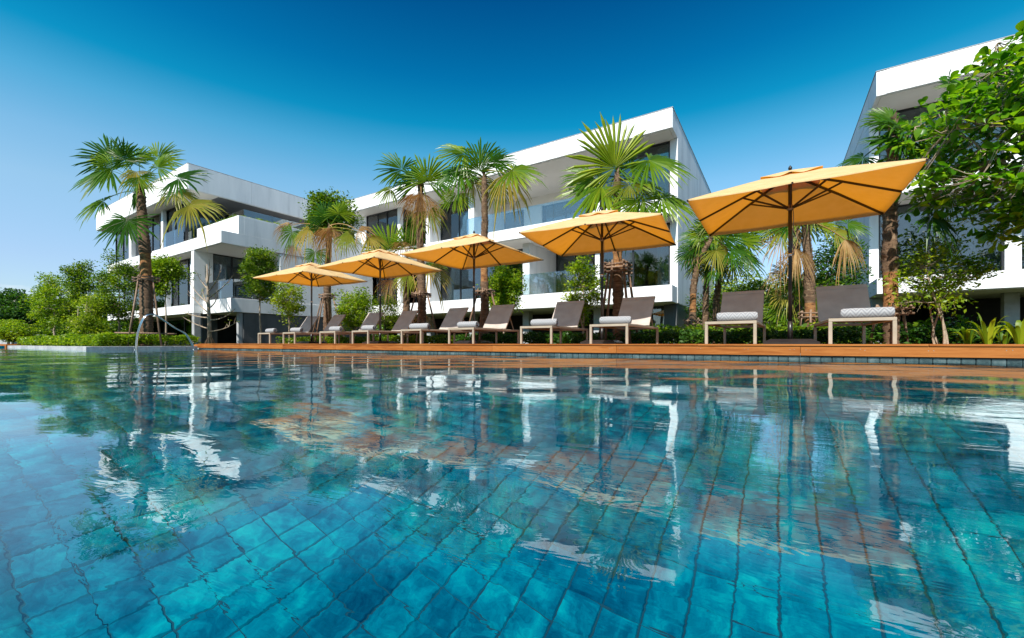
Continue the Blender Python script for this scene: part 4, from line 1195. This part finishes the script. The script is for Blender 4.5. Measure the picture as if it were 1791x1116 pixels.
palm("small fan palm with a curved trunk beside the middle villa's end wall", [(1211, 600), (1211, 560), (1213, 500), (1222, 455), (1238, 428)], 12.4, 15,
     [(1224, 412, 130, 36, 'g', -.3), (1238, 402, 92, 38, 'g', -.4), (1262, 415, 40, 44, 'g', -.2), (1206, 440, 230, 34, 'g', 0), (1272, 440, -10, 46, 'g', -.4), (1246, 440, 300, 38, 'y', -.6), (1222, 428, 175, 34, 'g', .3)], 7, bare=(512, 548), extra=3)
stakes("small timber stakes round the curved fan palm", 1211, 12.4, .66, .28, n=3, seed=7, dia=.24, rad=.022)
palm("short fan palm just right of the curved palm", [(1234, 600), (1234, 540), (1236, 478)], 13.2, 13, [(1232, 466, 150, 32, 'y', -.5), (1244, 458, 60, 36, 'g', -.5), (1240, 470, 285, 34, 'g', -.8), (1252, 472, -20, 34, 'g', -.3)], 8, extra=3)
palm("fan palm with wide green fronds left of the second nearest lounger's back", [(1253, 600), (1253, 530), (1262, 445)], 13.8, 14,
     [(1284, 425, 15, 50, 'g', -.5), (1290, 405, 45, 46, 'g', 0), (1256, 420, 130, 42, 'g', .1), (1296, 450, -30, 48, 'g', -.3), (1275, 460, 265, 40, 'g', -.5), (1300, 435, 0, 40, 'y', .5)], 9, extra=4)
palm("fan palm with dead brown fronds behind the nearest parasol's pole", [(1417, 600), (1417, 540), (1414, 460), (1408, 392)], 12.8, 21,
     [(1360, 408, 200, 40, 'y', -.4), (1352, 425, 235, 44, 'd', -.5), (1375, 440, 265, 44, 'd', -.5), (1450, 408, -5, 44, 'y', -.3), (1456, 425, 285, 44, 'd', -.5), (1380, 395, 160, 44, 'g', 0), (1440, 390, 30, 44, 'g', .2),
      (1400, 440, 270, 40, 'd', .1), (1478, 392, 0, 40, 'g', -.1), (1370, 470, 262, 36, 'd', .2)], 10, bare=(528, 566), extra=2)
stakes("timber stakes round the palm with dead fronds", 1417, 12.8, .78, .34, n=3, seed=10, dia=.3, rad=.028)
palm("slimmer palm trunk just left of the dead-fronded palm", [(1394, 600), (1394, 520), (1390, 400)], 14.2, 20, [(1370, 392, 150, 44, 'g', 0), (1410, 390, 40, 44, 'g', .1), (1350, 400, 190, 44, 'g', .2)], 11, extra=4)
palm("low young fan palm in the planting between the villas", [(1392, 600), (1386, 560)], 13.4, 8, [(1384, 505, 110, 40, 'g', -.5), (1370, 520, 170, 36, 'y', -.4), (1400, 540, 30, 40, 'y', -.5), (1365, 545, 200, 40, 'g', -.3), (1380, 480, 95, 36, 'y', .2)], 12, extra=4)
palm("short fan palm with upright fronds left of the middle parasol", [(710, 600), (711, 540), (712, 462)], 10.6, 15,
     [(684, 440, 118, 60, 'g', -.1), (712, 432, 88, 48, 'g', 0), (706, 425, 268, 32, 'd', -.7), (690, 492, 268, 34, 'd', -.6), (718, 482, 215, 34, 'y', -.5), (752, 470, -35, 44, 'y', -.2), (745, 455, 10, 40, 'g', .4), (745, 555, 270, 26, 'd', -.8)], 13)

# ---- leafy trees and shrubs
tree("leafy_tree", "bushy bright green tree in the left bed behind the hedge", tpl(95, 600, 4.9), 3.3, 1.95, (1.35, .8, 1.3), 'leaf_bright', 21, clumps=50, per=190, cr=.32, leaf=.095, trunk=.05)
tree("leafy_tree", "taller slim green tree with its top against the sky at the left", tpl(137, 600, 5.3), 3.9, 2.9, (.52, .5, .95), 'leaf_mid', 22, clumps=28, per=200, cr=.3, leaf=.095, trunk=.045)
tree("leafy_tree", "dark dense tree left of the tall fan palm's trunk", tpl(208, 600, 5.9), 3.8, 2.35, (1.15, .8, 1.5), 'leaf_mid', 23, clumps=52, per=200, cr=.32, leaf=.09, trunk=.05)
tree("leafy_tree", "small green tree right of the tall fan palm's trunk", tpl(290, 600, 6.4), 3.6, 2.75, (.52, .55, .75), 'leaf_bright', 24, clumps=30, per=240, cr=.36, leaf=.10, trunk=.04)
tree("leafy_tree", "low yellow-green tree with a visible trunk in the left bed", tpl(150, 600, 4.75), 2.3, 1.25, (1.15, .6, 1.0), 'leaf_yellow', 25, clumps=34, per=150, cr=.28, leaf=.085, trunk=.04)
tree("leafy_tree", "dark spreading tree in the distance at the far left edge", tpl(15, 600, 5.9), 3.8, 2.2, (3.0, 1.2, 1.7), 'leaf_dark', 26, clumps=70, per=330, cr=.75, leaf=.2, trunk=.08)
tree("leafy_tree", "low bright shrub below the dark tree at the far left edge", tpl(22, 600, 4.9), 1.6, .8, (1.6, .7, .55), 'leaf_bright', 27, clumps=44, per=240, cr=.42, leaf=.12, trunk=.04, cat="shrub")
tree("leafy_tree", "leafy young tree in front of the left villa's balcony", tpl(455, 600, 9.35), 4.5, 3.0, (.72, .6, 1.35), 'leaf_mid', 28, clumps=50, per=150, cr=.32, leaf=.10, trunk=.05)
tree("leafy_tree", "yellow-green sapling behind the second farthest lounger", tpl(506, 600, 9.4), 2.7, 1.8, (.62, .5, .85), 'leaf_yellow', 29, clumps=32, per=95, cr=.28, leaf=.10, trunk=.034)
tree("leafy_tree", "tall green tree rising above the roofs behind the brown-fronded palm", tpl(577, 600, 11.8), 7.0, 6.0, (1.15, .9, 1.0), 'leaf_mid', 30, clumps=50, per=190, cr=.44, leaf=.14, trunk=.09)
tree("leafy_tree", "rounded green shrub behind the third and fourth farthest loungers", tpl(622, 600, 10.2), 2.2, 1.35, (.72, .5, .8), 'leaf_bright', 31, clumps=38, per=170, cr=.32, leaf=.09, trunk=.035, cat="shrub")
tree("leafy_tree", "small leafy tree behind the short palm left of the middle parasol", tpl(672, 600, 11.5), 2.4, 1.5, (.7, .5, .8), 'leaf_yellow', 32, clumps=22, per=110, cr=.3, leaf=.08, trunk=.035)
tree("leafy_tree", "dense bright green bushy tree right of the middle parasol's pole", tpl(880, 600, 11.2), 2.7, 1.85, (.48, .45, .78), 'leaf_bright', 33, clumps=52, per=250, cr=.26, leaf=.08, trunk=.04)
tree("leafy_tree", "slender leafy tree beside the second nearest parasol's pole", tpl(1020, 600, 9.7), 2.4, 1.5, (.36, .4, .85), 'leaf_bright', 34, clumps=38, per=120, cr=.22, leaf=.072, trunk=.038)
tree("leafy_tree", "sparse multi-stemmed tree in front of the right villa's lower floor", tpl(1646, 600, 9.25), 2.0, 1.25, (.72, .4, .8), 'leaf_bright', 35, clumps=52, per=70, cr=.18, leaf=.06, trunk=.02, stems=5, shell=.35)
tree("leafy_tree", "broad green shrub in the gap between the middle and right villas", tpl(1345, 600, 16), 2.4, 1.2, (2.1, .9, 1.0), 'leaf_mid', 36, clumps=50, per=170, cr=.5, leaf=.11, trunk=.05, cat="shrub")
tree("leafy_tree", "distant yellow-green tree low between the villas", tpl(1330, 600, 30), 4.4, 2.9, (4.2, 1.5, 1.5), 'leaf_yellow', 37, clumps=44, per=160, cr=.9, leaf=.2, trunk=.12)
tree("leafy_tree", "dark green tree beside the right villa's side wall", tpl(1455, 600, 17), 4.0, 2.1, (.7, .8, 2.0), 'leaf_dark', 38, clumps=40, per=150, cr=.45, leaf=.11, trunk=.06)
tree("leafy_tree", "tree top peeping over the middle villa's end wall", tpl(1243, 600, 31), 9.6, 7.6, (.9, .9, 2.0), 'leaf_dark', 39, clumps=34, per=150, cr=.6, leaf=.2, trunk=.12)
tree("leafy_tree", "background foliage low beside the middle villa's end wall", tpl(1290, 600, 20), 3.0, 1.5, (1.8, 1.2, 1.4), 'leaf_dark', 40, clumps=40, per=170, cr=.55, leaf=.12, trunk=.06, cat="shrub")

# bare tree with upswept branches
def bare_tree():
    r = random.Random(44); base = Vector(tpl(367, 600, 8.85))
    root = empty("bare_tree", base, "nearly leafless tree with upswept pale branches by the end of the deck", "tree")
    t = tpx(367, 8.85)
    P = lambda x, y, d=0: PY(x, y, 8.85) + CF * d
    MB().tube([base + Vector((0, 0, -.05)), P(366, 560), P(364, 520), P(363, 490), P(362, 462)], [.10, .075, .06, .045, .016], 9).build("trunk", M['bark'], root, smooth=True)
    lb = MB()
    br = [((365, 575), (345, 570), (322, 555)), ((365, 556), (340, 555), (318, 542)), ((365, 548), (342, 530), (325, 508)), ((364, 530), (340, 515), (322, 485)), ((365, 560), (390, 560), (404, 540)), ((365, 580), (395, 578), (416, 562)),
          ((364, 522), (385, 505), (402, 478)), ((364, 510), (380, 495), (386, 468)), ((363, 500), (352, 480), (350, 462)), ((363, 495), (372, 478), (372, 455)), ((364, 540), (384, 530), (382, 508)), ((364, 535), (352, 520), (346, 500)), ((363, 505), (350, 492), (343, 472))]
    tips = []
    for a, b_, c in br:
        d = r.uniform(-.35, .35)
        pts = bez(P(*a), P(*b_, d * .6), P(*c, d), 7)
        lb.tube(pts, [.034, .029, .025, .021, .016, .012, .007], 5, caps=False); tips += pts[3:]
        for _ in range(4):
            s_ = r.choice(pts[2:6]); e = s_ + Vector((r.gauss(0, .12), r.gauss(0, .12), r.uniform(.05, .3)))
            lb.tube([s_, (s_ + e) / 2 + Vector((0, 0, -.02)), e], [.013, .010, .006], 4, caps=False); tips.append(e)
    lb.build("limbs", M['bark'], root, smooth=True)
    rs = MB()
    for k in range(9):
        a = k * .7; d = Vector((math.cos(a), math.sin(a), 0))
        rs.tube([base + d * .26 + Vector((0, 0, .0)), base + d * .07 + Vector((0, 0, .42))], [.012, .010], 5)
    rs.build("root_stake_bundle", M['stake'], root, smooth=True)
    C = []
    for p in r.sample(tips, 24):
        for _ in range(5): C.append(tuple(p + Vector((r.gauss(0, .05), r.gauss(0, .05), r.gauss(0, .05)))))
    leaf_obj("crown", np.array(C), np.full(len(C), .065), 'leaf_yellow', root, 5)
bare_tree()

# ---- hedges and ground cover (uncountable)
def cover(name, label, boxes, n, size, m, seed, zf=None):
    r = np.random.default_rng(seed); C = []; S = []
    tot = sum((b_[1] - b_[0]) * (b_[3] - b_[2]) for b_ in boxes)
    for x0, x1, y0, y1, z0, z1 in boxes:
        k = int(n * (x1 - x0) * (y1 - y0) / tot)
        x = r.uniform(x0, x1, k); y = r.uniform(y0, y1, k)
        bump = .5 + .28 * np.sin(x * 3.1 + y * 2.3) * np.sin(y * 4.1 - x * 1.7) + .22 * np.sin(x * 7.7 + 1.3) * np.sin(y * 9.1 + .4)
        top = z0 + (z1 - z0) * (.62 + .38 * bump)
        z = z0 + (top - z0) * r.random(k) ** .45
        C.append(np.stack([x, y, z], 1)); S.append(size * r.uniform(.6, 1.35, k))
    o = leaf_obj(name, np.concatenate(C), np.concatenate(S), m, None, seed, up=.8)
    tag(o, label, "ground cover", kind="stuff"); return o
cover("hedge", "bright low hedge filling the kerbed bed at the left", [(-29.5, XL - .3, YL + .28, YL + 1.0, -.1, .38), (XL - 1.0, XL - .28, YL + 1.0, DY + .2, -.1, .38)], 20000, .085, 'leaf_bright', 61)
cover("ground_cover", "dark glossy ground cover behind the loungers", [(-8.0, 6.5, 9.32, 10.3, -.1, .34)], 17000, .085, 'leaf_dark', 62)
cover("ground_cover", "brighter ground cover behind the farther loungers", [(-17.5, -8.0, 9.32, 10.1, -.1, .32)], 8000, .085, 'leaf_mid', 63)
cover("ground_cover", "planting under the villas and between them", [(-3.4, 3.0, 10.4, 16.5, -.1, .55), (3.0, 9.0, 10.4, 15, -.1, .4)], 12000, .12, 'leaf_mid', 64)
cover("ground_cover", "greenery below the tall left fan palm", [(-27, -18.5, YL + 1.0, YL + 2.2, -.1, .32)], 9000, .09, 'leaf_mid', 65)
cover("planter_greenery", "greenery spilling over the left villa's balcony planter", [(-27.2, -23.2, 10.35, 10.8, 6.25, 6.62), (-23.35, -22.95, 10.5, 18.2, 6.25, 6.62)], 1500, .12, 'leaf_mid', 66)

# ---- strap-leaved plants at the right end of the deck
def strap_plant(label, px, Y, hpx, n, seed, m='leaf_yellow', lean=0.0):
    r = random.Random(seed); t = tpx(px, Y); base = PY(px, 600, Y); base.z = -.02
    root = empty("strap_leaved_plant", base, label, "plant")
    for k in range(n):
        a = 6.283 * k / n + r.uniform(-.4, .4); ln = hpx * t * r.uniform(.75, 1.15); d = Vector((math.cos(a), math.sin(a), 0))
        s_ = Vector((-d.y, d.x, 0)); v = []; f = []; wd = .030 * r.uniform(.7, 1.35) * hpx / 65; reach = r.uniform(.12, .8)
        for i in range(9):
            q = i / 8; p = base + d * (.03 + reach * ln * q ** 1.4) + Vector((lean * q * ln, 0, ln * (q * 1.25 - .62 * q ** 2.6 * (.6 + reach))))
            w_ = wd * (math.sin(math.pi * min(1, q * .85 + .16)) ** .8) * (1 if q < .99 else .05)
            v += [p - s_ * w_ + Vector((0, 0, w_ * .35)), p, p + s_ * w_ + Vector((0, 0, w_ * .35))]
        for i in range(8):
            f += [(3 * i, 3 * i + 1, 3 * i + 4, 3 * i + 3), (3 * i + 1, 3 * i + 2, 3 * i + 5, 3 * i + 4)]
        MB().add(v, f).build("leaf", M[m], root, smooth=True)
strap_plant("strap-leaved plant with one tall arching leaf at the deck's right end", 1728, 8.3, 66, 9, 1)
strap_plant("yellow-green strap-leaved plant at the right edge of the photo", 1783, 8.2, 62, 10, 2)
strap_plant("darker strap-leaved plant behind the right end of the deck", 1693, 8.7, 48, 11, 3, 'leaf_mid')
strap_plant("small strap-leaved plant between the two yellow-green ones", 1756, 8.9, 40, 9, 4, 'leaf_mid')

# ---- broad-leaved tree reaching in from the right
def broad_tree():
    r = random.Random(90); Y0 = 8.6
    foot = PY(1905, 600, 9.0); foot.z = GZ
    root = empty("broad_leaved_tree", foot, "large glossy broad-leaved tree reaching into the upper right corner", "tree")
    P = lambda x, y, d=0: PY(x, y, Y0) + CF * d
    fork = P(1880, 330, .3)
    MB().tube([foot, foot.lerp(fork, .5) + Vector((.06, 0, 0)), fork, P(1870, 200, .2), P(1850, 90, .1)], [.12, .10, .085, .06, .03], 10).build("trunk", M['bark'], root, smooth=True)
    br = [[(1880, 300, .3), (1782, 227, 0), (1700, 229, -.2), (1663, 236, -.3), (1600, 262, -.5)], [(1880, 340, .3), (1810, 318, .1), (1750, 296, -.1), (1690, 268, -.2), (1620, 246, -.3)],
          [(1880, 350, .2), (1800, 342, -.2), (1750, 340, -.4), (1690, 337, -.5), (1638, 335, -.6)], [(1870, 210, .2), (1800, 170, .1), (1758, 137, 0), (1740, 95, 0), (1745, 75, 0)],
          [(1870, 260, .2), (1790, 205, .4), (1720, 175, .5), (1670, 185, .6)], [(1880, 350, .1), (1820, 375, -.3), (1780, 395, -.5), (1760, 400, -.6)], [(1860, 150, .2), (1810, 120, 0), (1785, 85, -.2)]]
    lb = MB(); nodes = []
    for b_ in br:
        pts = [P(*q) for q in b_]; dn = []
        for i in range(len(pts) - 1):
            for k in range(4): dn.append(pts[i].lerp(pts[i + 1], k / 4) + Vector((r.gauss(0, .012), r.gauss(0, .012), r.gauss(0, .012))))
        dn.append(pts[-1])
        lb.tube(dn, [.026 * (1 - .85 * i / len(dn)) + .003 for i in range(len(dn))], 7, caps=False); nodes += dn[2:]
    poly = [(1572, 265), (1590, 212), (1640, 196), (1668, 150), (1712, 118), (1738, 72), (1800, 46), (1880, 60), (1880, 420), (1758, 410), (1722, 372), (1650, 352), (1590, 348), (1575, 318), (1630, 290), (1612, 262)]
    def inside(x, y):
        c = False; j = len(poly) - 1
        for i in range(len(poly)):
            if ((poly[i][1] > y) != (poly[j][1] > y)) and x < (poly[j][0] - poly[i][0]) * (y - poly[i][1]) / (poly[j][1] - poly[i][1]) + poly[i][0]: c = not c
            j = i
        return c
    leaves = []
    ros = 0
    while ros < 760:
        x, y = r.uniform(1565, 1880), r.uniform(45, 420)
        if not inside(x, y): continue
        c = P(x, y, r.uniform(-.9, .7)); a = min(nodes, key=lambda q: (q - c).length)
        lb.tube([a, (a + c) / 2 + Vector((0, 0, -.03)), c], [.006, .005, .003], 4, caps=False); ros += 1
        d0 = (c - a).normalized() if (c - a).length > .01 else Vector((0, 0, 1))
        for k in range(r.randint(5, 8)):
            d = (Vector((r.gauss(0, 1), r.gauss(0, 1), r.gauss(.15, .7))).normalized() + d0 * .5).normalized()
            nrm = Vector((r.gauss(0, .4), r.gauss(-.2, .4), 1)); nrm = (nrm - d * nrm.dot(d)).normalized()
            leaves.append((c + d * .02, d, nrm, r.uniform(.065, .185)))
    lb.build("limbs", M['bark'], root, smooth=True)
    # one obovate leaf, folded at the midrib and arched
    prof = [(0, .02), (.15, .06), (.35, .17), (.6, .27), (.8, .27), (.93, .17), (1.0, .01)]
    v = []; f = []
    for q, w_ in prof:
        z = -.16 * q * q
        v += [(q, -w_, z + w_ * .22), (q, 0, z), (q, w_, z + w_ * .22)]
    for i in range(len(prof) - 1):
        f += [(3 * i, 3 * i + 1, 3 * i + 4, 3 * i + 3), (3 * i + 1, 3 * i + 2, 3 * i + 5, 3 * i + 4)]
    lm = mesh("leaf", v, f, M['leaf_big'], True)
    def inframe(p):
        w_ = p.dot(CF); return CX + F * p.dot(CR) / w_ < 1800
    leaves.sort(key=lambda l: (not inframe(l[0]), l[0].dot(CF) / l[3]))
    st = MB()
    for i, (c, d, nrm, s_) in enumerate(leaves):
        sd = nrm.cross(d)
        mt = Matrix((d, sd, nrm)).transposed()
        if i < 300:
            o = link(bpy.data.objects.new("leaf", lm), root)
            m4 = mt.to_4x4() @ Matrix.Scale(s_, 4); m4.translation = c - foot; o.matrix_local = m4
        else:
            st.add([c + mt @ (Vector(p) * s_) for p in v], f)
    so_ = st.build("foliage", M['leaf_big'], root, smooth=True); so_["kind"] = "stuff"
broad_tree()

# ---- far-off wood closing the horizon
def far_wood():
    r = np.random.default_rng(77); C = []; S = []
    for k in range(260):
        px = r.uniform(-700, 3000) ; 
        a = math.atan2(px - CX, F); d = r.uniform(70, 95)
        x = d * (math.sin(a) * CR.x + math.cos(a) * CF.x); y = d * (math.sin(a) * CR.y + math.cos(a) * CF.y)
        h = r.uniform(3.6, 6.2); n = 520
        g_ = np.clip(r.normal(size=(n, 3)), -1.6, 1.6) * np.array([2.6, 2.0, h * .28]); g_[:, 2] = np.abs(g_[:, 2] + h * .5)
        C.append(np.array([x, y, GZ]) + g_); S.append(r.uniform(.3, .65, n))
    o = leaf_obj("far_wood", np.concatenate(C), np.concatenate(S), 'leaf_mid', None, 7, aspect=.6)
    tag(o, "far-off belt of trees along the horizon", "woodland", kind="stuff")
far_wood()

# ---- tall grove across the pool, behind the photographer: it shows mirrored in the villas' glass
def grove():
    r = np.random.default_rng(78); C = []; S = []; tb = MB()
    for k in range(22):
        x = -40 + k * 3.1 + r.uniform(-1.2, 1.2); y = r.uniform(-23, -17); h = r.uniform(8, 13.5)
        tb.tube([(x, y, GZ), (x + .2, y, h * .5), (x, y + .2, h * .85)], [.22, .16, .05], 7)
        for c in range(16):
            d = r.normal(size=3); d /= np.linalg.norm(d)
            p = np.array([x, y, h * .66]) + d * np.array([2.1, 1.6, h * .33]) * r.uniform(.5, 1)
            n = 90
            C.append(p + np.clip(r.normal(size=(n, 3)), -1.6, 1.6) * .55); S.append(r.uniform(.22, .5, n))
    o = leaf_obj("grove", np.concatenate(C), np.concatenate(S), 'leaf_mid', None, 8, aspect=.55)
    tag(o, "tall grove across the pool mirrored in the villa windows", "woodland", kind="stuff")
    t_ = tb.build("grove_trunks", M['bark'], o, smooth=True, local=False); t_["kind"] = "stuff"
grove()
